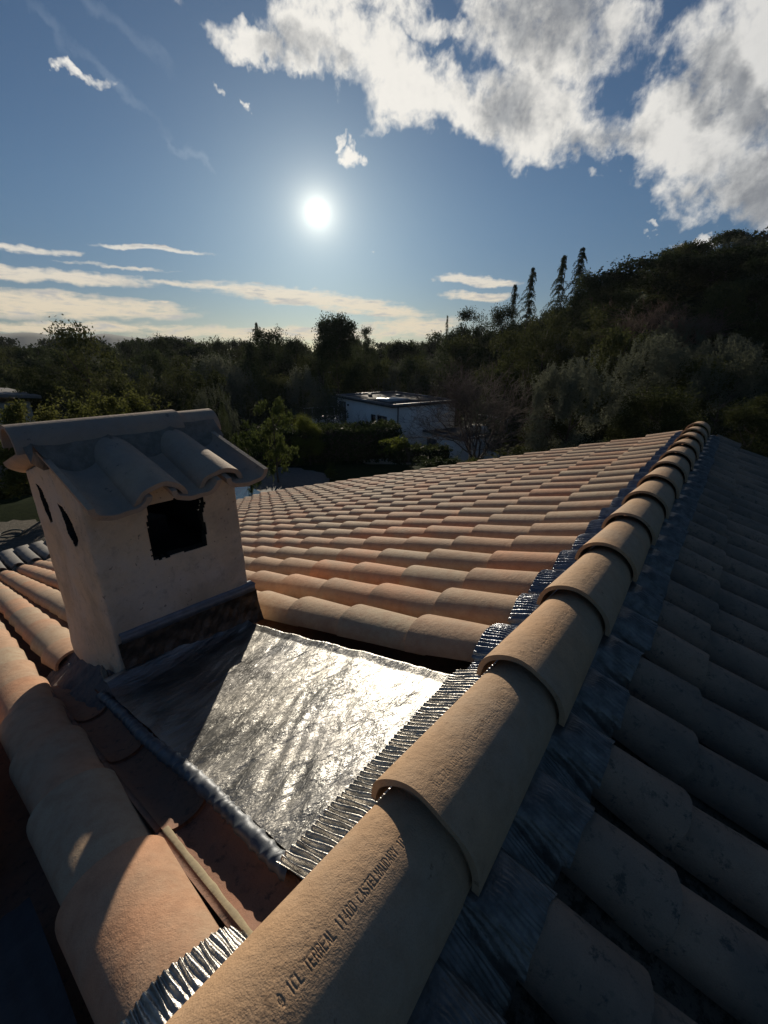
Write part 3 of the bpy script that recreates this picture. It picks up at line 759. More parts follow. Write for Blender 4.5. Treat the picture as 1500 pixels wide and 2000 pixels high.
# ragged plaster foot at the front left corner
def blob(name, c, r, matl, parent, seed, n=28, amp=.22, flat=1.):
    th = np.linspace(0, 2*np.pi, n*2, endpoint=False)[:, None]; ph = np.linspace(0, np.pi, n)[None]
    d = np.stack([np.cos(th)*np.sin(ph), np.sin(th)*np.sin(ph), np.cos(ph)+0*th], -1)
    k = 1+amp*fbm(d[..., 0]*3+d[..., 2]*2, d[..., 1]*3, seed, 5)
    v = d*k[..., None]*np.array(r)+np.array(c)
    return mesh_np(name, v.reshape(-1, 3), grid_faces(2*n, n, closed=True, flip=True), matl, parent, smooth=True)
xx = np.linspace(-2.02, -1.17, 110)[:, None]; q = np.linspace(0, 1, 44)[None]
yy = -.215+.19*q+.035*(-xx-1.2)*(1-q)+.006*fbm(xx*22, q*4, 3, 3)*(1-q)
endf = sstep_(-1.17, -1.30, xx)
zz = lplane(xx, -.125)+(.115*q**1.5+.012*np.sin(q*np.pi))*endf+(.010*fbm(xx*14, q*3, 6, 4)+.004*fbm(xx*60, q*12, 7, 3))*endf-.03*(1-endf)
mesh_np('mortar_fillet', np.stack([xx+0*q, yy, zz], -1).reshape(-1, 3), grid_faces(110, 44), 'blue_mortar', stack, smooth=True)
blob('brick_patch', (-1.43, -.052, -.40), (.022, .010, .035), 'brick_patch', stack, 15, 24, .3)
# cap: bedding, pans, covers, ridge pieces
mb = MB()
v = np.array([[-1.33, .0, .320], [-1.6, .0, .400], [-1.90, .0, .310], [-1.33, .51, .320], [-1.6, .51, .400], [-1.90, .51, .310], [-1.33, .0, .29], [-1.90, .0, .29], [-1.33, .51, .29], [-1.90, .51, .29]])
capo = bpy.data.meshes.new('chimney_cap'); capo.from_pydata([tuple(q) for q in v], [], [(0, 3, 4, 1), (1, 4, 5, 2), (0, 1, 2, 7, 6), (3, 8, 9, 5, 4), (0, 6, 8, 3), (2, 5, 9, 7), (6, 7, 9, 8)]); capo.materials.append(M['mortar'])
cap = bpy.data.objects.new('chimney_cap', capo); col.objects.link(cap); cap.parent = house
cap['label'] = 'small two sided tile cap on the chimney'
mbs = []
sl_ = .30; dF = np.array([-1, 0, sl_]); dF /= np.linalg.norm(dF); nF = np.array([sl_, 0, 1]); nF /= np.linalg.norm(nF)
dB = np.array([1, 0, sl_]); dB /= np.linalg.norm(dB); nB = np.array([-sl_, 0, 1]); nB /= np.linalg.norm(nB)
def captile(P, d, n, L, w0, w1, h, concave, seed, tintv):
    m_ = MB(); tile(m_, P, d, n, L, w0, w1, h, h*.92, .018, 26, 8, tintv, drop=.004 if not concave else -.004, concave=concave, rough=.0018, seed=seed)
    o = m_.build('cap_tile', 'cap_clay', cap, smooth=True); shade_smooth(o, 45); return o
for j, y in enumerate((.040, .285, .486)):
    captile((-1.165+.006*j, y, .297), dF, nF, .47, .092, .088, .058, True, j, .3+.2*j)
    captile((-2.03, y, .292), dB, nB, .47, .098, .088, .058, True, j+9, .3)
for j, y in enumerate((.168, .398)):
    captile((-1.150-.012*j, y, .386), dF, nF, .42, .092, .074, .082, False, j+3, .4+.3*j)
    captile((-2.05, y, .372), dB, nB, .44, .098, .080, .070, False, j+13, .5)
for (y0, y1, z, w) in ((-.105, .46, .552, .088), (.36, .625, .541, .082)):
    m_ = MB(); P = np.array([-1.602, y1, z]); d = np.array([0, -1., 0.006]); d /= np.linalg.norm(d)
    tile(m_, P, d, np.array([0, 0, 1.]), y1-y0, w, w*.98, .086, .086, .013, 24, 6, rnd.random(), drop=0, rough=.0012, seed=4)
    o = m_.build('cap_ridge_tile', 'cap_clay', cap, smooth=True); shade_smooth(o, 45)
# mortar fillet below the cap ridge tiles (wavy lower edge)
for sg in (1, -1):
    n1 = 90; yv = np.linspace(-.085, .60, n1); q = np.linspace(0, 1, 8)
    low = .497-.112*np.abs(np.sin((yv-.168)/.230*np.pi))**.7
    V = []
    for t_ in q:
        z = .505+(low-.505)*t_; x = -1.602+sg*(.070+.025*t_+(.505-low)*t_*.62); V.append(np.stack([x, yv, z+.002*fbm(yv*40, yv*0+t_*5, 3, 3)], 1))
    V = np.stack(V, 0); mesh_np('cap_mortar', V.reshape(-1, 3), grid_faces(8, n1, flip=sg > 0), 'mortar', cap, smooth=True)
# mortar closing the gable ends of the cap
for y in (-.035, .575):
    mb = MB(); mb.box((-1.6, y, .44), (.14, .02, .07)); mb.build('cap_mortar', 'mortar', cap)
TREES=[
 ('oak',-35.84,11.47,2.46,5.18,'tall loose tree rising above the treeline at the far left'),
 ('pine',-49.55,14.51,2.24,3.27,'dark pine standing behind the tall loose tree at the far left'),
 ('leafy',-18.32,3.59,-0.58,3.21,'wide olive green leafy tree at the left edge above the small chimney'),
 ('leafy',-19.55,6.54,-0.35,3.03,'olive green leafy tree behind the left end of the chimney cap'),
 ('oak',-32.77,7.67,0.31,4.50,'dark round tree behind the tile roof at the left edge'),
 ('shrubby',-42.07,17.59,-0.49,5.45,'grey green shrubby tree in front of the left treeline'),
 ('shrubby',-44.50,26.04,0.19,7.04,'grey green domed tree left of the tall dark pine'),
 ('oak',-39.23,18.98,-0.24,4.90,'low dark tree between two grey green shrubby trees'),
 ('pine',-49.12,37.07,3.31,5.90,'tall dense dark pine with a pointed top left of the sun'),
 ('cypress',-56.30,40.81,4.28,1.91,'thin pointed conifer behind the dense dark pine'),
 ('pine',-53.03,44.96,2.39,4.53,'small dark pine right of the dense pointed pine'),
 ('pine',-41.85,42.31,5.09,5.92,'tall feathery pine with bare trunks below the sun'),
 ('pine',-44.42,50.83,4.52,3.54,'round topped pine leaning beside the feathery pine'),
 ('shrubby',-35.88,31.17,-0.55,4.23,'pale grey green shrub tree below the dark pines'),
 ('shrubby',-26.99,26.06,-2.29,3.88,'low grey shrub behind the white house terrace'),
 ('oak',-35.22,42.90,-0.42,5.63,'dark tree under the lens glow right of the feathery pine'),
 ('bush',-32.38,47.52,0.80,4.23,'round clipped looking tree behind the bare tree'),
 ('oak',-48.37,63.10,2.40,5.28,'small dark tree on the treeline left of the wooded hill'),
 ('shrubby',-25.68,14.66,-1.26,2.87,'domed grey green bush beyond the clipped hedge'),
 ('cypress',-22.84,13.56,-2.04,0.76,'short rounded cypress beside the clipped hedge'),
 ('cypress',-24.03,13.51,-1.98,0.60,'narrow short cypress left of the rounded cypress'),
 ('palmy',-15.27,11.37,-0.71,1.84,'spiky leaved tree with rosettes standing right of the chimney cap'),
 ('palmy',-14.72,9.56,-1.80,1.21,'lower spiky leaved shrub left of the rosette tree'),
 ('bush',-17.72,15.47,-2.21,1.65,'bright yellow green bush by the white terrace'),
 ('leafy',-8.62,14.65,-3.17,1.78,'glossy leaved shrub just beyond the roof edge by the annex'),
 ('leafy',-8.07,16.65,-3.44,1.34,'small leafy shrub against the annex wall'),
 ('bare',-11.89,23.68,0.62,6.17,'large bare brown tree in front of the white house'),
 ('bare',-17.79,19.65,-2.75,1.88,'small bare shrub against the white house wall'),
 ('olive',-6.17,22.69,0.83,4.16,'grey green olive like tree with upright shoots at mid right'),
 ('olive',-4.01,29.26,1.98,4.23,'pale topped upright shrub tree below the brown tree'),
 ('olive',-0.30,26.56,1.56,3.29,'pale topped shrub tree at the right edge'),
 ('bare',-5.50,43.19,5.10,6.00,'reddish brown leafless tree on the hillside below the pines'),
 ('conifer',-17.77,58.89,11.94,5.63,'tallest thin spruce with sparse drooping limbs on the hill'),
 ('conifer',-20.28,60.18,11.72,5.91,'thin spruce just left of the tallest one'),
 ('conifer',-24.26,60.85,10.68,5.94,'shorter spruce left of the pair of thin spruces'),
 ('conifer',-26.86,61.93,9.21,5.20,'small spruce at the left shoulder of the hill'),
 ('conifer',-41.04,68.09,6.05,2.57,'little pointed spruce low on the left end of the hill'),
 ('pine',-33.67,63.08,7.25,5.69,'dark pine with sky gaps at the left end of the hill'),
 ('pine',-27.24,59.57,6.98,4.79,'dark pine beside the small spruce on the hill'),
 ('oak',-15.79,44.81,5.00,5.83,'dark tree below the thin spruces'),
 ('pine',-14.99,55.53,8.70,6.69,'dark pine right of the tallest spruce'),
 ('pine',-9.45,58.78,10.15,10.29,'broad cloud shaped pine on the hill at right'),
 ('pine',-3.34,57.46,10.03,7.33,'umbrella pine near the right edge on the hill crest'),
 ('pine',-0.21,49.57,7.92,4.89,'dense pine cut by the right edge of the view'),
 ('pine',-6.22,61.23,9.94,4.87,'lower round pine between the two big pines on the hill'),
 ('oak',-6.64,34.90,2.24,5.22,'dark tree behind the olive like tree'),
 ('oak',-1.14,29.54,0.44,5.16,'very dark tree behind the far end of the roof'),
 ('oak',-10.32,42.28,4.16,4.73,'dark olive green tree in the middle of the hillside'),
 ('oak',-17.24,39.94,2.61,5.56,'dark tree above the bare tree'),
 ('oak',-29.16,51.86,2.67,5.84,'dark tree at the left foot of the wooded hill'),
 ('oak',-2.32,22.42,-0.76,3.79,'dark bush directly beyond the far gable'),
 ('oak',1.07,21.55,-0.69,2.87,'dark bush beyond the right roof slope'),
 ('oak',-7.46,23.35,-1.92,2.44,'dark shrub beside the right end of the annex'),
]
FILL=[
(-79.2,10.4,1.42,3.9,0),(-93.8,13.4,0.87,6.2,0),(-84.6,14.3,1.21,4.6,0),(-78.8,13.9,1.52,5.6,0),(-112.7,22.9,0.74,6.1,0),(-103.7,21.9,0.77,7.5,0),(-76.9,18.2,0.72,5.3,0),(-81.1,20.2,0.80,4.3,0),(-113.6,31.5,0.61,6.9,0),(-99.0,29.3,0.33,7.8,0),(-91.1,28.1,0.92,6.1,0),(-85.6,27.6,0.75,4.8,0),(-100.2,34.5,1.86,7.2,0),(-85.9,32.2,1.00,5.4,0),(-78.7,31.3,1.58,5.3,0),(-103.1,43.6,2.48,8.0,0),(-72.3,33.5,2.46,5.0,0),(-94.7,46.1,2.77,6.9,0),(-87.3,43.5,2.98,7.6,0),(-107.3,58.8,2.16,10.7,0),(-78.0,42.9,1.44,7.3,0),(-104.6,62.3,2.35,10.2,0),(-71.4,44.6,2.11,5.3,0),(-102.2,67.8,2.92,7.2,0),(-68.5,47.0,1.53,5.9,0),(-64.0,46.9,1.05,5.9,0),(-61.4,47.3,2.23,5.1,0),(-63.0,52.6,2.14,6.3,0),(-94.2,81.2,2.53,9.8,0),(-69.4,64.8,0.38,7.4,0),(-68.6,65.8,1.98,7.2,0),(-83.6,84.7,0.58,9.4,0),(-60.0,63.4,1.70,6.0,0),(-78.2,88.4,2.46,7.5,0),(-64.4,80.1,0.89,7.8,0),(-65.0,85.3,1.57,9.4,0),(-47.0,63.7,2.39,7.3,0),(-67.8,99.9,3.56,10.1,0),(-57.7,89.7,2.65,8.5,0),(-56.8,92.8,4.73,10.0,0),(-38.5,68.1,3.92,7.3,0),(-36.6,67.5,4.38,4.9,0),(-48.1,96.5,5.81,7.0,0),(-44.3,93.0,4.89,9.3,0),(-31.1,67.9,3.89,4.5,0),(-30.5,74.3,5.34,6.7,0),(-36.5,95.3,7.23,6.6,0),(-30.9,85.6,6.83,7.5,0),(-32.7,95.4,9.18,5.8,0),(-29.4,94.5,7.98,7.5,0),(-26.5,88.8,7.83,6.7,0),(-31.1,112.2,9.80,6.8,0),(-22.0,90.9,8.99,6.0,0),(-21.9,96.4,9.58,5.6,0),(-21.5,103.4,10.87,7.2,0),(-21.0,115.5,12.82,6.4,0),(-12.8,83.3,10.47,6.3,0),(-16.4,113.3,14.36,8.7,0),(-10.5,81.3,10.38,4.9,0),(-12.4,119.1,15.02,6.0,0),(-9.2,101.4,13.51,7.0,0),(-5.5,78.1,11.11,5.6,0),(-6.1,112.7,14.52,7.3,0),(-3.6,105.0,14.62,7.4,0),(-2.6,120.1,16.64,8.3,0),(-0.0,105.2,14.49,5.2,0),(1.5,92.7,12.55,4.5,0),(1.8,81.8,11.00,4.0,0),(4.4,93.1,12.61,4.9,0),(4.6,79.1,10.96,5.2,0),(-65.5,8.3,0.24,4.5,1),(-49.7,7.0,-0.09,4.3,1),(-68.7,12.9,-0.65,4.7,1),(-60.7,12.7,-0.26,5.9,1),(-71.8,17.5,-0.21,6.4,1),(-65.9,17.7,-0.73,6.5,1),(-70.0,20.2,-0.45,6.4,1),(-63.6,21.8,0.12,5.2,1),(-61.5,21.9,-0.48,6.8,1),(-55.4,22.0,-0.07,4.9,1),(-45.7,20.0,0.65,4.6,1),(-58.3,28.7,0.50,7.2,1),(-47.2,25.2,0.84,6.1,1),(-62.2,37.4,0.11,6.4,1),(-47.9,29.1,0.64,6.4,1),(-56.3,39.9,0.53,6.0,1),(-59.1,43.3,0.42,8.2,1),(-48.8,40.1,-0.71,5.8,1),(-40.1,35.4,0.26,4.3,1),(-38.2,36.1,0.20,6.5,1),(-50.1,51.4,-0.85,8.1,1),(-47.9,55.5,-0.90,8.3,1),(-41.7,52.3,-0.40,7.1,1),(-31.5,43.0,-0.02,5.5,1),(-30.7,44.1,0.12,5.0,1),(-34.9,56.7,0.79,6.3,1),(-29.4,52.4,2.30,7.0,1),(-34.3,65.0,3.08,6.2,1),(-28.0,64.2,2.72,7.0,1),(-25.5,62.5,3.24,7.5,1),(-21.7,63.6,3.29,7.6,1),(-21.9,67.2,3.67,7.0,1),(-18.5,62.3,3.61,5.6,1),(-16.9,69.9,5.15,5.2,1),(-11.3,54.8,4.52,5.4,1),(-13.2,70.7,6.21,5.9,1),(-9.8,71.2,6.58,7.2,1),(-7.6,66.6,6.87,5.7,1),(-4.6,58.2,7.03,5.2,1),(-4.0,63.1,7.21,4.5,1),(-2.2,51.3,5.94,4.8,1),(-0.2,52.5,6.01,4.6,1),(0.8,49.6,5.82,4.0,1),(2.1,50.0,5.92,3.0,1),(3.1,53.1,6.48,4.5,1),(-46.3,6.6,-1.09,4.5,2),(-39.8,6.0,-1.17,4.3,2),(-43.8,9.2,-1.41,4.2,2),(-32.9,8.2,-1.11,3.1,2),(-38.0,13.0,-1.45,3.9,2),(-35.0,14.0,-0.55,3.7,2),(-44.0,19.6,-1.88,4.4,2),(-31.3,18.3,-0.71,5.0,2),(-40.1,26.0,-1.07,5.2,2),(-39.9,29.1,-1.33,6.8,2),(-38.2,30.8,-1.78,6.4,2),(-15.9,35.3,-2.75,5.0,2),(-17.1,46.3,-1.63,5.1,2),(-12.0,47.2,-1.05,6.7,2),(-11.5,46.6,-0.95,5.8,2),(-5.0,34.8,0.98,3.1,2),(-4.6,42.0,1.16,4.1,2),(-2.3,46.9,1.89,3.7,2),(-1.1,37.1,2.03,3.7,2),(0.7,43.6,2.39,3.8,2),(3.8,48.6,2.80,4.0,2),]
# ------------------------------------------------------------------ terrain
def sstep(a, b, x): t_ = np.clip((x-a)/(b-a), 0, 1); return t_*t_*(3-2*t_)
def H(x, y):
    x = np.asarray(x, float); y = np.asarray(y, float); r = np.hypot(x, y); a = np.degrees(np.arctan2(x, y))
    left = -5-4.6*sstep(20.5, 37, r)+2.5*sstep(110, 260, r)
    hill = -5+17*sstep(20, 85, r)+4*sstep(85, 200, r)
    w = sstep(-30, -4, a)*(1-sstep(60, 120, a))
    return left*(1-w)+hill*w
ra = np.concatenate([np.linspace(0, 60, 50), np.geomspace(62, 2600, 40)]); aa = np.linspace(-np.pi, np.pi, 181)[:-1]
Xr = ra[:, None]*np.sin(aa)[None]; Yr = ra[:, None]*np.cos(aa)[None]; Zr = H(Xr, Yr)+.05*fbm(Xr*.3, Yr*.3, 2, 3)*(ra[:, None] > 26)
Zr = np.where(ra[:, None] > 300, Zr-(ra[:, None]-300)*.01, Zr)
V = np.stack([Xr, Yr, Zr], -1).transpose(1, 0, 2)
o = mesh_np('ground', V.reshape(-1, 3), grid_faces(180, len(ra), closed=True, flip=True), 'grass', smooth=True); tag(o, 'dark shaded lawn and wooded ground around the house', 'ground', kind='structure')
def patch(name, pts, z, matl, label, cat, n=1, kind='structure', wob=.25, seed=1):
    pts = np.array(pts, float); rs = np.random.RandomState(seed); out = []
    for a, b in zip(pts, np.roll(pts, -1, 0)):
        for k in range(6): p = a+(b-a)*k/6; out.append(p+rs.uniform(-wob, wob, 2)*(k > 0))
    out = np.array(out); me = bpy.data.meshes.new(name); me.from_pydata([(x, y, z) for x, y in out], [], [tuple(range(len(out)))]); me.materials.append(M[matl])
    o = bpy.data.objects.new(name, me); col.objects.link(o); 
    if me.polygons[0].normal.z < 0: me.flip_normals()
    return tag(o, label, cat, kind=kind)
patch('path', [(-18.6, .3), (-18.9, 2.0), (-17.6, 3.3), (-15.4, 4.0), (-12, 3.4), (-12, -1), (-16, -1.5)], -4.97, 'gravel', 'stony path with sparse dry growth beside the house', 'path', seed=3)
patch('pool_surround', [(-17.9, 9.0), (-18.4, 12.2), (-16.6, 13.5), (-14.6, 13.7), (-12.8, 12.2), (-12.6, 9.2), (-14, 7.6)], -4.97, 'pool_edge_shade', 'pale stone pool surround beyond the roof, darkened for tree shade', 'terrace', seed=6, wob=.12)
patch('pool_water', [(-16.9, 8.3), (-16.9, 10.2), (-14.6, 9.9), (-13.4, 8.3)], -4.94, 'pool_water', 'dark swimming pool water reflecting a little sky', 'water', seed=2, wob=.02)
# distant hills
for k, (a0, a1, el0, hmp, lab) in enumerate(((-90, -72, 1.1, .5, 'hazy blue hill at the left end of the horizon'), (-73, -60, 1.0, .5, 'hazy blue hill behind the left treeline'))):
    n1 = 60; a = np.radians(np.linspace(a0, a1, n1)); RR = 2400+300*k
    prof = np.sin(np.linspace(0, np.pi, n1))**.7*(.75+.25*np.sin(np.linspace(0, 9, n1)))+.03*fbm(np.linspace(0, 20, n1), np.zeros(n1), k, 4)
    top = RR*math.tan(R(el0+hmp))*prof
    V = []
    for q, (dr, hz) in enumerate(((-500, -60), (-250, .55), (0, 1), (400, .5), (900, -60))):
        zz = np.full(n1, -60.) if hz < 0 else top*hz
        V.append(np.stack([(RR+dr)*np.sin(a), (RR+dr)*np.cos(a), zz], 1))
    V = np.stack(V, 0); o = mesh_np('distant_hill', V.reshape(-1, 3), grid_faces(5, n1), 'hill_far', smooth=True); tag(o, lab, 'hill', kind='structure')

# ------------------------------------------------------------------ crowns
def quads(c, s, rs, aspect=1.6, up=0., zs=1.):
    """leaf quads at centres c (n,3), size s (n,)"""
    n = len(c); a = rs.randn(n, 3); a[:, 2] += up; a /= np.linalg.norm(a, axis=1)[:, None]
    b = np.cross(a, rs.randn(n, 3)); b /= np.linalg.norm(b, axis=1)[:, None]
    a = a*(s*aspect)[:, None]; b = b*s[:, None]*.5
    a = a*[1, 1, zs]; b = b*[1, 1, zs]; tip = c+a
    v = np.stack([c-b*.4, c+a*.5-b, tip, c+a*.5+b], 1).reshape(-1, 3)
    return v, np.arange(4*n).reshape(-1, 4)
def crown(kind, seed, n=5000, leaf=.02, zs=1.):
    rs = np.random.RandomState(seed)
    C_ = []; S_ = []
    def cluster(c, r, m, flat=1.):
        d = rs.randn(m, 3); d /= np.linalg.norm(d, axis=1)[:, None]; d *= (rs.rand(m)**.45)[:, None]
        d[:, 2] *= flat*zs
        d *= (1+.3*np.sin(d[:, :1]*9+seed)+.25*rs.randn(m, 1)*.6)
        C_.append(np.array(c)+d*r); S_.append(np.full(m, leaf)*rs.uniform(.6, 1.4, m))
    if kind in ('pine', 'umbrella', 'tallpine'):
        lo, hi = {'pine': (.35, .93), 'umbrella': (.62, .93), 'tallpine': (.42, .94)}[kind]
        K = int({'pine': 34, 'umbrella': 42, 'tallpine': 44}[kind]*min(2.2, max(.8, .8/zs)))
        for k in range(K):
            z = lo+(hi-lo)*rs.rand()**(.8 if kind != 'umbrella' else .6)
            t_ = (z-lo)/(hi-lo); env = {'pine': .42*math.sqrt(max(.04, 1-((t_-.38)/.68)**2)), 'umbrella': .46*math.sqrt(max(0, 1-t_*t_*.9)), 'tallpine': .42*math.sqrt(max(.05, 1-((t_-.5)/.6)**2))}[kind]
            a = rs.rand()*6.28; r = env*math.sqrt(rs.rand())
            cr = rs.uniform(.09, .17)
            cluster((r*math.cos(a), r*math.sin(a), z-(r*.12 if kind == 'umbrella' else 0)), cr, n//K, .55 if kind == 'umbrella' else .75)
    elif kind == 'oak':
        K = int(40*min(2.2, max(.8, .8/zs)))
        for k in range(K):
            z = .12+.80*rs.rand(); env = .44*math.sin(math.pi*min(1, .18+.80*z))**.7
            a = rs.rand()*6.28; r = env*math.sqrt(rs.rand()); cluster((r*math.cos(a), r*math.sin(a), z), rs.uniform(.09, .17), n//K, .85)
    elif kind == 'bush':
        K = 26
        for k in range(K):
            d = rs.randn(3); d /= np.linalg.norm(d); d *= .34*rs.rand()**.4
            cluster((d[0], d[1], .50+d[2]*1.15), rs.uniform(.12, .18), n//K)
    elif kind in ('shrubby', 'olive'):
        K = 60
        for k in range(K):
            a = rs.rand()*6.28; r = .42*math.sqrt(rs.rand()); z0 = .55+.30*(1-(r/.42)**2)
            z = z0*rs.uniform(.25, 1.0)
            cluster((r*math.cos(a), r*math.sin(a), z), rs.uniform(.06, .12), n//K//2)
            # upright shoots
            for q in range(3):
                m_ = n//K//6; t_ = rs.rand(m_); hh = rs.uniform(.08, .17); a2 = rs.randn(2)*.035
                base = np.array([r*math.cos(a)*1.02, r*math.sin(a)*1.02, z0-.03])+rs.randn(3)*.03
                C_.append(base+np.stack([a2[0]*t_, a2[1]*t_, hh*t_], 1)+rs.randn(m_, 3)*.009); S_.append(np.full(m_, leaf*.9))
    elif kind == 'leafy':
        K = 55
        for k in range(K):
            d = rs.randn(3); d /= np.linalg.norm(d); d *= rs.rand()**.35
            z = .52+.38*d[2]; cluster((.42*d[0], .42*d[1], z), rs.uniform(.06, .11), n//K)
        for q in range(14):
            a = rs.rand()*6.28; m_ = 60; t_ = rs.rand(m_); L_ = rs.uniform(.15, .3)
            base = np.array([.36*math.cos(a), .36*math.sin(a), rs.uniform(.3, .85)]); dv = np.array([math.cos(a), math.sin(a), rs.uniform(-.2, .8)])*L_
            C_.append(base+dv*t_[:, None]+rs.randn(m_, 3)*.02); S_.append(np.full(m_, leaf))
    elif kind == 'cypress':
        m_ = n; z = rs.rand(m_); a = rs.rand(m_)*6.28; r = .42*np.sin(np.pi*(.12+.86*z))**.8*np.sqrt(rs.rand(m_))*(1+.15*np.sin(z*40+a*3))
        C_.append(np.stack([r*np.cos(a), r*np.sin(a), z*.97+.01], 1)); S_.append(np.full(m_, leaf))
    elif kind == 'conifer':
        T_ = 44
        for k in range(T_):
            z = .14+.84*(k+rs.rand())/T_; rr_ = .46*(1-z)**.8+.015
            for b in range(4):
                a = rs.rand()*6.28; L_ = rr_*rs.choice([.45, .8, 1.25])*rs.uniform(.8, 1.1); m_ = max(8, int(n/T_/4)); t_ = rs.rand(m_)
                x = L_*t_; zz = z+.05*np.sin(t_*3)*.4-.10*t_*t_*L_*3
                off = rs.randn(m_, 3)*np.array([.014, .014, .004])*(1.1-t_)[:, None]
                C_.append(np.stack([x*math.cos(a), x*math.sin(a), zz-.012*rs.rand(m_)], 1)+off); S_.append(np.full(m_, leaf*.8))
    elif kind == 'palmy':
        for k in range(46):
            d = rs.randn(3); d /= np.linalg.norm(d); d *= rs.rand()**.3
            c = np.array([.38*d[0], .38*d[1], .50+.44*d[2]])
            for q in range(16):
                a = rs.rand()*6.28; e = rs.uniform(-.3, 1.1); L_ = rs.uniform(.07, .12); m_ = 7; t_ = np.linspace(.1, 1, m_)
                dv = np.array([math.cos(a)*math.cos(e), math.sin(a)*math.cos(e), math.sin(e)])*L_
                C_.append(c+dv*t_[:, None]-np.array([0, 0, .05])*(t_**2)[:, None]*L_*6); S_.append(np.full(m_, leaf*.55))
    c = np.concatenate(C_); s = np.concatenate(S_)
    return quads(c, s, rs, 1.7 if kind != 'palmy' else 2.2, 0., zs if kind != 'palmy' else 1.)
def trunk_mb(kind, seed):
    rs = np.random.RandomState(seed+100); mb = MB()
    top = {'pine': .85, 'umbrella': .82, 'tallpine': .88, 'oak': .8, 'bush': .5, 'shrubby': .5, 'olive': .55, 'leafy': .6, 'cypress': .9, 'conifer': .99, 'palmy': .7}[kind]
    nst = 3 if kind == 'tallpine' else 1
    for q in range(nst):
        n_ = 7; t_ = np.linspace(-.04, top, n_); lx = np.cumsum(rs.randn(n_))*.012+(q-1)*.05*(nst > 1)*(1+t_); ly = np.cumsum(rs.randn(n_))*.012
        pts = np.stack([lx, ly, t_], 1); r0 = {'conifer': .018, 'cypress': .02}.get(kind, .026)/(1+.5*(nst > 1))
        mb.tube(pts, np.linspace(r0, .004, n_), 6)
        if kind not in ('conifer', 'cypress'):
            for b in range(9):
                k = rs.randint(2, n_-1); a = rs.rand()*6.28; L_ = rs.uniform(.15, .33)
                e = np.array([math.cos(a)*L_, math.sin(a)*L_, L_*rs.uniform(.25, .9)])
                mid = pts[k]+e*.5+np.array([0, 0, -.02]); mb.tube([pts[k], mid, pts[k]+e], [r0*.4, r0*.25, .002], 4)
    return mb
def bare_mb(seed, n_stem=4, depth=5):
    rs = np.random.RandomState(seed); mb = MB()
    def grow(p, d, L, r, dep):
        k = 4; pts = [p]; dd = d
        for i in range(k):
            dd = dd+rs.randn(3)*.13+np.array([0, 0, .02]); dd /= np.linalg.norm(dd); pts.append(pts[-1]+dd*L/k)
        mb.tube(pts, np.linspace(r, r*.62, k+1), 5 if dep > 2 else 3)
        if dep == 0: return
        m_ = 3 if dep > 1 else 4
        for b in range(m_):
            i = rs.randint(2, k+1) if b else k
            nd = dd+rs.randn(3)*.52; nd[2] += .10; nd /= np.linalg.norm(nd)
            grow(pts[i], nd, L*rs.uniform(.62, .86), max(r*.58, .0010), dep-1)
    for s in range(n_stem):
        a = rs.rand()*6.28; d = np.array([math.cos(a)*.45, math.sin(a)*.45, 1.]); d /= np.linalg.norm(d)
        grow(np.array([0, 0, -.02]), d, .30, .0125, depth)
    return mb
LM = {'pine': 'leaf_pine', 'umbrella': 'leaf_pine', 'tallpine': 'leaf_pine', 'oak': 'leaf_oak', 'bush': 'leaf_oak', 'shrubby': 'leaf_olive', 'olive': 'leaf_olive', 'leafy': 'leaf_yellow', 'cypress': 'leaf_hedge', 'conifer': 'leaf_pine', 'palmy': 'leaf_palm'}
NAME = {'pine': 'pine_tree', 'umbrella': 'umbrella_pine', 'tallpine': 'pine_tree', 'oak': 'evergreen_tree', 'bush': 'round_bush', 'shrubby': 'shrub_tree', 'olive': 'olive_tree', 'leafy': 'leafy_tree', 'cypress': 'cypress', 'conifer': 'spruce_tree', 'palmy': 'rosette_tree', 'bare': 'bare_tree'}
CAT = {'pine': 'tree', 'umbrella': 'tree', 'tallpine': 'tree', 'oak': 'tree', 'bush': 'bush', 'shrubby': 'shrub', 'olive': 'tree', 'leafy': 'tree', 'cypress': 'cypress', 'conifer': 'tree', 'palmy': 'tree', 'bare': 'tree'}
cache = {}
def protos(kind, seed, n, leaf, leafm=None, zs=1.):
    key = (kind, seed, n, zs)
    if key not in cache:
        v, f = crown(kind, seed, n, leaf, zs)
        co = mesh_np('crown', v, f, leafm or LM[kind]); to = trunk_mb(kind, seed).build('trunk', 'trunk', smooth=True)
        rr_ = np.hypot(v[:, 0], v[:, 1]); cache[key] = (co.data, to.data, float(np.percentile(rr_, 93))*2 if kind != 'conifer' else .72)
        bpy.data.objects.remove(co); bpy.data.objects.remove(to)
    return cache[key]
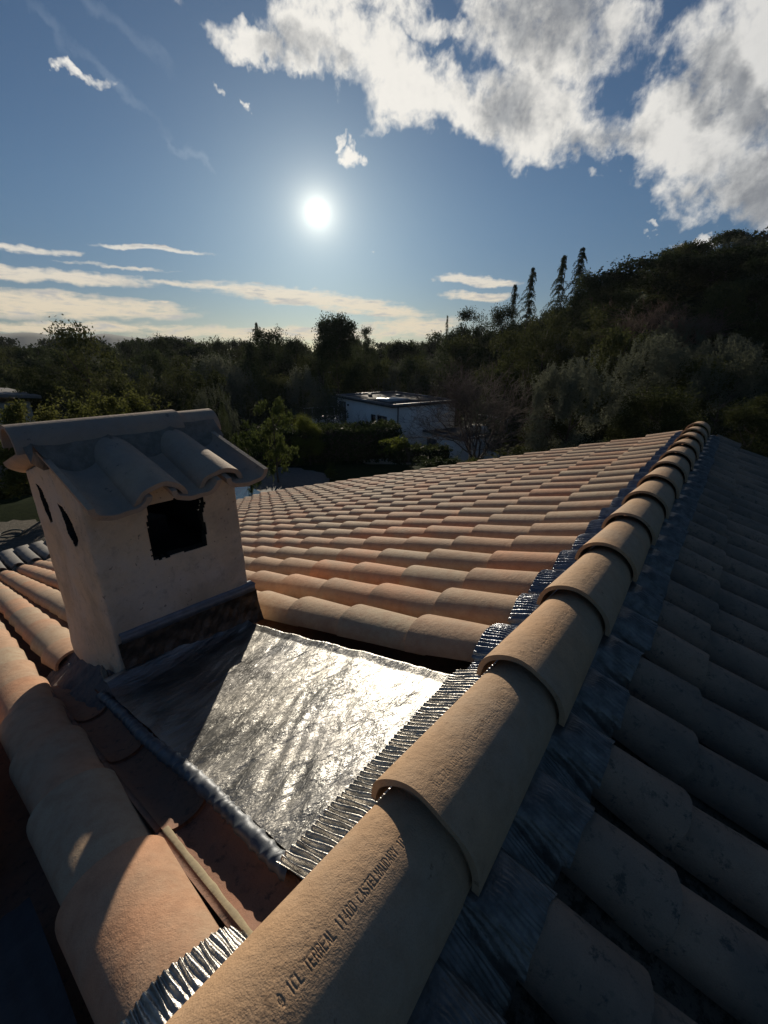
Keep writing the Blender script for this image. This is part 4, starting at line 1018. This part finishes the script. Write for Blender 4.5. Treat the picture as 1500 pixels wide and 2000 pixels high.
def put_tree(kind, x, y, ztop, w, label, seed=0, n=5200, leaf=.022, group=None, leafm=None, zb=None):
    zb = float(H(x, y)) if zb is None else zb; h = max(1.0, ztop-zb)
    root = empty(NAME[kind], (x, y, zb-.05)); rz = (x*7.3+y*3.1) % 6.28
    root.rotation_euler = (0, 0, rz); tag(root, label, CAT[kind], group)
    if kind == 'bare':
        key = ('bare', seed)
        if key not in cache:
            mb = bare_mb(seed, *((5, 6) if seed < 5 else (3, 4)))
            tw = mb.build('branches', 'rust_twig' if seed == 3 else 'twig', smooth=True); vv = np.array([q.co[:] for q in tw.data.vertices])
            sc_ = max(vv[:, 2].max(), .1); tw.data.transform(Matrix.Scale(1/sc_, 4)); vv = vv/sc_
            cache[key] = (tw.data, (np.percentile(np.abs(vv[:, :2]), 84)*2)); bpy.data.objects.remove(tw)
        me, wd = cache[key]; o = bpy.data.objects.new('branches', me); col.objects.link(o); o.parent = root
        o.scale = (w/wd, w/wd, h); return root
    q_ = w/.9/h; zs = .5 if q_ < .4 else .66 if q_ < .62 else .82 if q_ < .9 else 1.1 if q_ < 1.4 else 1.5
    cd, td, wd = protos(kind, seed, n, leaf, leafm, zs)
    for nm, me in (('crown', cd), ('trunk', td)):
        o = bpy.data.objects.new(nm, me); col.objects.link(o); o.parent = root
        s = w/wd if nm == 'crown' else min(w, h*.8)
        o.scale = (s, s, h)
    return root
for k, (kind, x, y, zt, w, lab) in enumerate(TREES):
    r = math.hypot(x, y); near = r < 34
    n = 30000 if r < 25 else 18000 if near else 10000
    leaf = (.011 if r < 25 else .0125 if near else .016)
    lm = None; seed = k % 4; zb = None
    if kind == 'leafy': n = 26000; leaf = .015; seed = k
    if kind == 'palmy': leaf = .030; n = 1
    if 'yellow green' in lab: lm = 'leaf_bright'; seed = 77
    if kind == 'bare': seed = 3 if 'reddish' in lab else 1 if 'large' in lab else 6
    if kind == 'conifer': n = 22000; leaf = .0095
    if 'feathery pine with' in lab: n = 30000; leaf = .014; seed = 31
    if 'glossy' in lab: lm = 'leaf_hedge'; seed = 78
    put_tree(kind, x, y, zt, w, lab, seed, n, leaf, leafm=lm, zb=zb)
FK = {0: ['pine', 'oak', 'oak', 'pine', 'umbrella'], 1: ['oak', 'pine', 'umbrella', 'oak', 'shrubby'], 2: ['oak', 'shrubby', 'oak', 'olive']}
ZONES = [(-90, 'left of the tall loose tree'), (-70, 'above the left half of the chimney cap'), (-62.5, 'above the right half of the chimney cap'), (-56, 'left of the dense pointed pine'), (-50, 'between the pointed pine and the feathery pine'),
         (-43, 'just right of the feathery pine'), (-38, 'above the white house'), (-32, 'above the bare brown tree'), (-26, 'at the left shoulder of the hill'), (-20.5, 'below the thin spruces'), (-15, 'right of the tallest spruce'),
         (-10, 'left of the reddish bare tree'), (-6.5, 'below the umbrella pines'), (-2.5, 'at the right edge of the picture')]
LAY = {0: ', on the skyline', 1: ', halfway down the wood', 2: ', in the front rank'}
KN = {'pine': 'dark pine', 'oak': 'dark rounded evergreen', 'umbrella': 'flat topped dark pine', 'shrubby': 'grey green shrub tree', 'olive': 'upright grey green tree'}
GN = {'pine': 'pines filling the wood', 'oak': 'rounded evergreens filling the wood', 'umbrella': 'flat topped pines in the wood', 'shrubby': 'grey green shrub trees in the wood', 'olive': 'upright grey green trees near the roof'}
for k, (x, y, zt, w, lay) in enumerate(FILL):
    kind = FK[lay][(k*7+k//5) % len(FK[lay])]; a_ = math.degrees(math.atan2(x, y))
    if a_ < -83 or a_ > 3: continue
    g = float(H(x, y))
    if zt-g < 3.5: zt = g+3.5+(k % 5)*.3
    if zt-g > 15: zt = g+15
    zone = [t_ for q, t_ in ZONES if a_ >= q][-1]
    put_tree(kind, x, y, zt, w, KN[kind]+' '+zone+LAY[lay], seed=k % 3, n=7000 if lay < 2 else 15000, leaf=.0185 if lay < 2 else .0135, group=GN[kind])
# far wood as one mass
vs = []; fs = []; n0 = 0; rs = np.random.RandomState(9)
base = [crown('oak', 5, 900, .045), crown('pine', 6, 900, .045)]
for k in range(150):
    a = R(rs.uniform(-95, 12)); r = rs.uniform(120, 260); v, f = base[k % 2]; h = rs.uniform(8, 12); w = rs.uniform(9, 15)
    x, y = r*math.sin(a), r*math.cos(a); vs.append(v*[w, w, h]+[x, y, float(H(x, y))]); fs.append(f+n0); n0 += len(v)
o = mesh_np('far_wood', np.concatenate(vs), np.concatenate(fs), 'leaf_pine'); tag(o, 'far wood closing the horizon beyond the valley', 'wood', kind='stuff')
# undergrowth among the trees
vs = []; fs = []; n0 = 0; base = [crown('bush', 8, 700, .06)]
for k in range(210):
    a = R(rs.uniform(-95, 12)); r = rs.uniform(27, 75)
    if -48 < math.degrees(a) < -24 and r < 52: continue
    v, f = base[0]; h = rs.uniform(1.5, 3.5); w = rs.uniform(3, 6); x, y = r*math.sin(a), r*math.cos(a)
    vs.append(v*[w, w, h]+[x, y, float(H(x, y))-.4]); fs.append(f+n0); n0 += len(v)
o = mesh_np('undergrowth', np.concatenate(vs), np.concatenate(fs), 'leaf_oak'); tag(o, 'tangled undergrowth below the garden trees', 'undergrowth', kind='stuff')

# ------------------------------------------------------------------ hedges
def hedge(p0, p1, depth, h, label, seed, leaf=.11, zb=None, top=None, dens=260):
    p0, p1 = np.array(p0, float), np.array(p1, float); L_ = np.linalg.norm(p1-p0); d = (p1-p0)/L_; nrm = np.array([-d[1], d[0]]); rs = np.random.RandomState(seed)
    root = empty('hedge', (p0[0], p0[1], 0)); tag(root, label, 'hedge'); zb = float(H(*p0)) if zb is None else zb
    N = int(dens*(L_*(h*2+depth)))
    u = rs.rand(N)*L_; q = rs.rand(N)*(h*2+depth)
    y = np.where(q < h, 0, np.where(q < h+depth, q-h, depth)); z = np.where(q < h, q, np.where(q < h+depth, h, q-h-depth))
    bulge = .10*fbm(u*1.6, z*2+y*2, seed, 4)+.08*rs.randn(N)*.8
    y = y+np.where(q < h, -1, np.where(q < h+depth, 0, 1))*bulge; z = z+np.where((q >= h) & (q < h+depth), bulge+.05, 0)
    c = np.stack([d[0]*u+nrm[0]*y, d[1]*u+nrm[1]*y, z+zb], 1)
    v, f = quads(c, np.full(N, leaf)*rs.uniform(.5, 1.3, N), rs); mesh_np('foliage', v, f, 'leaf_hedge', root)
    mb = MB(); cc = d*L_/2+nrm*depth/2; mb.box((cc[0], cc[1], zb+h*.45), (L_-.3, depth-.4, h*.86), math.atan2(d[1], d[0])); mb.build('branch_core', 'trunk', root)
    return root
hedge((-19.6, 13.0), (-14.6, 20.0), 2.4, 1.75, 'long clipped hedge in front of the white house', 1)
hedge((-14.7, 19.0), (-12.2, 21.6), 1.3, .72, 'low hedge stepping down beside the annex', 2)
hedge((-26.5, 13.3), (-22.6, 17.2), 2.0, 1.9, 'clipped hedge just above the ridge of the chimney cap', 3)
# low plants by the pool
for k, (x, y, s, lab) in enumerate(((-14.0, 13.4, .5, 'small spiky plant at the edge of the lawn'), (-15.2, 14.6, .35, 'tiny tuft of grass beside the pool paving'), (-16.9, 14.0, .4, 'small shrub on the lawn behind the pool'))):
    v, f = crown('palmy', 40+k, 1, .05); o = mesh_np('garden_plant', v*[s*1.6, s*1.6, s], f, 'leaf_palm'); o.location = (x, y, -5); tag(o, lab, 'plant')
# arching leafy shoots beside the roof edge
mbb = []; rs = np.random.RandomState(3); C_ = []; S_ = []
for b in range(16):
    a = rs.uniform(2.4, 4.4); L_ = rs.uniform(.8, 1.7); t_ = np.linspace(0, 1, 70); e = rs.uniform(.15, .7)
    p = np.stack([math.cos(a)*L_*t_, math.sin(a)*L_*t_, L_*(math.tan(e)*t_-.55*t_**2)+.9], 1); C_.append(p+rs.randn(70, 3)*[.05, .05, .03]); S_.append(np.full(70, .085))
v, f = quads(np.concatenate(C_), np.concatenate(S_), rs, 1.5)
root = empty('arching_shrub', (-12.9, 18.2, float(-5))); tag(root, 'shrub with long arching leafy shoots just over the tile edge', 'shrub')
mesh_np('foliage', v, f, 'leaf_bright', root)
mb = MB()
for k in range(7):
    a = rs.rand()*6.28; mb.tube([(0, 0, 0), (.1*math.cos(a), .1*math.sin(a), .5), (.35*math.cos(a), .35*math.sin(a), 1.1)], [.03, .02, .008], 5)
mb.build('stem', 'trunk', root)

# ------------------------------------------------------------------ stone wall, hose
mb = MB(); rs = np.random.RandomState(2)
p0, p1 = np.array([-26.6, -3.5]), np.array([-25.3, 6.8]); L_ = np.linalg.norm(p1-p0); d = (p1-p0)/L_
for r_ in range(6):
    u = -rs.rand()*.3
    while u < L_:
        w = rs.uniform(.28, .62); c = p0+d*(u+w/2); a = math.atan2(d[1], d[0])
        mb.box((c[0]+rs.uniform(-.02, .02), c[1], -4.9+.1+r_*.2), (w-.03, .4+rs.uniform(-.03, .05), .185), a+rs.uniform(-.03, .03)); u += w
o = mb.build('stone_wall', 'stone'); tag(o, 'low dry stone wall across the lawn at the left', 'wall')
mb = MB(); th = np.linspace(0, 2*np.pi*1.9, 60); mb.tube(np.stack([-17.1+.34*np.cos(th)*(1+.06*np.sin(th*3)), 2.05+.30*np.sin(th), -4.93+.01*th/6], 1), .022, 6)
o = mb.build('garden_hose', 'hose_rubber', smooth=True); tag(o, 'coil of hose lying on the stony path', 'hose')

# ------------------------------------------------------------------ white house with flat roof
c0 = np.array([-21.93, 28.43]); ang_h = R(90-8-0)      # local x toward the left wing, y to the back
ux = np.array([math.sin(R(-73.5)), math.cos(R(-73.5))]); uy = np.array([math.sin(R(16)), math.cos(R(16))])
uy = np.array([-ux[1], ux[0]]); uy = -uy if uy[1] < 0 else uy
wh = empty('white_house', (c0[0], c0[1], -9)); tag(wh, 'white modern house with flat roof and dark parapet behind the hedge', 'house')
hz = math.atan2(ux[1], ux[0])
def hb(mb, u0, u1, v0, v1, z0, z1):
    c = ux*(u0+u1)/2+uy*(v0+v1)/2; mb.box((c[0], c[1], (z0+z1)/2+9), (abs(u1-u0), abs(v1-v0), z1-z0), hz)
zt_ = -3.6
mb = MB(); hb(mb, .15, 9.6, .15, 7.3, -9.5, zt_-.22); mb.build('wall', 'white_wall', wh)
mb = MB(); hb(mb, .3, 9.4, .3, 7.1, zt_-.22, zt_-.12); rf = mb.build('roof', 'flat_roof', wh)
mb = MB()
for (a, b, c, d_) in ((0, 9.75, 0, .22), (0, 9.75, 7.2, 7.42), (0, .22, .22, 7.2), (9.53, 9.75, .22, 7.2)): hb(mb, a, b, c, d_, zt_-.25, zt_+.02)
mb.build('parapet', 'parapet_metal', rf)
mb = MB(); hb(mb, 9.75, 10.7, .2, 2.6, zt_-.42, zt_-.28); mb.build('canopy', 'rail_metal', wh)
mb = MB(); hb(mb, 2.6, 4.6, 1.5, 3.9, zt_-.12, zt_+.05); mb.build('skylight', 'skylight', rf)
for q_ in ((5.4, 5.8, 4.6, 5.0), (7.4, 7.7, 2.6, 2.9)):
    mb = MB(); hb(mb, *q_, zt_-.12, zt_+.12); mb.build('roof_vent', 'parapet_metal', rf)
def window(u0, u1, z0, z1, nm='window', glass='glass'):
    mb = MB(); t_ = .07
    for (a, b, c, d_) in ((u0, u1, z1-t_, z1), (u0, u1, z0, z0+t_), (u0, u0+t_, z0+t_, z1-t_), (u1-t_, u1, z0+t_, z1-t_)): hb(mb, a, b, .10, .18, c, d_)
    o = mb.build(nm, 'dark_frame', wh); mb = MB(); hb(mb, u0+t_, u1-t_, .128, .16, z0+t_, z1-t_); mb.build('pane', glass, o)
window(8.05, 9.1, -6.1, -4.15, 'door', 'skylight'); window(8.6-.7, 8.0, -6.1, -4.15, 'door')
window(2.7, 3.35, -5.35, -4.75); window(.95, 2.35, -5.45, -4.7)
mb = MB(); p = ux*(-.02)+uy*(.6); mb.tube([(p[0], p[1], .2), (p[0], p[1], 9+zt_-.25)], .06, 6); mb.build('drainpipe', 'parapet_metal', wh)
mb = MB(); hb(mb, 7.3, 7.5, .06, .15, -4.45, -4.3); mb.build('wall_lamp', 'dark_frame', wh)
mb = MB(); hb(mb, 9.6, 14.2, -1.5, 3.2, -6.45, -6.28); hb(mb, 9.6, 14.2, -1.5, 3.2, -9, -6.46); tr_ = mb.build('terrace', 'pale_paving', wh)
mb = MB()
for k in range(6): hb(mb, 9.7+k*.88, 9.75+k*.88, 3.1, 3.15, -6.28, -5.35)
hb(mb, 9.6, 14.2, 3.09, 3.16, -5.38, -5.32)
for k in range(6): hb(mb, 14.1, 14.15, -1.4+k*.9, -1.35+k*.9, -6.28, -5.35)
hb(mb, 14.09, 14.16, -1.5, 3.1, -5.38, -5.32)
mb.build('railing', 'rail_metal', tr_)
# lower annex
mb = MB(); hb(mb, -4.6, .13, 3.6, 9.6, -10, -6.15); an = mb.build('annex_wall', 'white_wall', wh)
hb_ = MB(); hb(hb_, -4.45, .12, 3.75, 9.45, -6.15, -6.10); ar = hb_.build('roof', 'flat_roof', wh)
mb = MB()
for (a, b, c, d_) in ((-4.7, .12, 3.48, 3.70), (-4.7, .12, 9.5, 9.72), (-4.7, -4.5, 3.7, 9.5)): hb(mb, a, b, c, d_, -6.16, -5.98)
mb.build('parapet', 'parapet_metal', ar)
mb = MB(); hb(mb, -1.7, -.45, 3.54, 3.59, -7.7, -6.6); w_ = mb.build('window', 'dark_frame', wh); mb = MB(); hb(mb, -1.6, -.55, 3.515, 3.535, -7.62, -6.68); mb.build('pane', 'glass', w_)
mb = MB(); hb(mb, -3.6, -1.6, 7.2, 8.6, -6.10, -5.6); mb.build('roof_box', 'white_wall', ar)
mb = MB()
for k in range(6): hb(mb, -.2-k*.8, -.15-k*.8, 9.55, 9.6, -5.98, -5.0)
hb(mb, -4.6, 0, 9.54, 9.61, -5.02, -4.96); mb.build('railing', 'rail_metal', ar)
mb = MB(); cc = c0; d_ = ux
p = c0-ux*6.6+uy*6.2; mb.box((p[0], p[1], -8.4), (3.4, .25, 2.4), hz); o = mb.build('garden_wall', 'white_wall'); tag(o, 'low whitewashed garden wall running off the annex', 'wall')
# neighbour roof at far left
nb_ = empty('neighbour_house', (-34, 1.9, -6.25)); tag(nb_, 'low neighbouring house with a grey sloping roof at the left edge', 'house')
mb = MB(); mb.box((0, 1.2, 1.7), (6, 7.0, 4.6)); mb.build('wall', 'cream_wall', nb_)
mb = MB(); v = np.array([[3.4, -3.2, 5.28], [3.4, 5.2, 4.35], [-3.4, 5.2, 4.35], [-3.4, -3.2, 5.28]]); mb.quad(v[::-1] if False else v); mb.quad((v-[0, 0, .16])[::-1])
for a, b in ((0, 1), (1, 2), (2, 3), (3, 0)): mb.quad([v[a], v[a]-[0, 0, .16], v[b]-[0, 0, .16], v[b]])
mb.build('roof', 'grey_clay', nb_)
# far pale roof between the pines
fr = empty('distant_building', (-62, 66, -8)); tag(fr, 'distant building whose pale roof glints below the feathery pine', 'building')
mb = MB(); mb.box((0, 0, 2), (5.5, 5, 4)); mb.build('wall', 'cream_wall', fr)
mb = MB(); mb.box((0, 0, 4.1), (6.2, 5.6, .2)); mb.build('roof', 'pale_paving', fr)

# ------------------------------------------------------------------ air
def bmesh_box(a, b):
    (x0, y0, z0), (x1, y1, z1) = a, b
    return [(x0,y0,z0),(x1,y0,z0),(x1,y1,z0),(x0,y1,z0),(x0,y0,z1),(x1,y0,z1),(x1,y1,z1),(x0,y1,z1)], [(0,3,2,1),(4,5,6,7),(0,1,5,4),(1,2,6,5),(2,3,7,6),(3,0,4,7)]
me = bpy.data.meshes.new('haze'); bmh = bmesh_box((-2900, -2900, -75), (2900, 2900, 140)); 
me.from_pydata(bmh[0], [], bmh[1]); hm = bpy.data.materials.new('air'); hm.use_nodes = True; hm.node_tree.nodes.clear()
ht = NT(hm.node_tree); pv = ht.n('ShaderNodeVolumePrincipled'); pv.inputs['Color'].default_value = (.80, .86, .95, 1); pv.inputs['Density'].default_value = HAZE; pv.inputs['Anisotropy'].default_value = .2
ho = ht.n('ShaderNodeOutputMaterial'); ht.l(pv.outputs[0], ho.inputs['Volume']); me.materials.append(hm)
o = bpy.data.objects.new('haze', me); col.objects.link(o); tag(o, 'thin haze in the air over the valley', 'haze', kind='stuff')
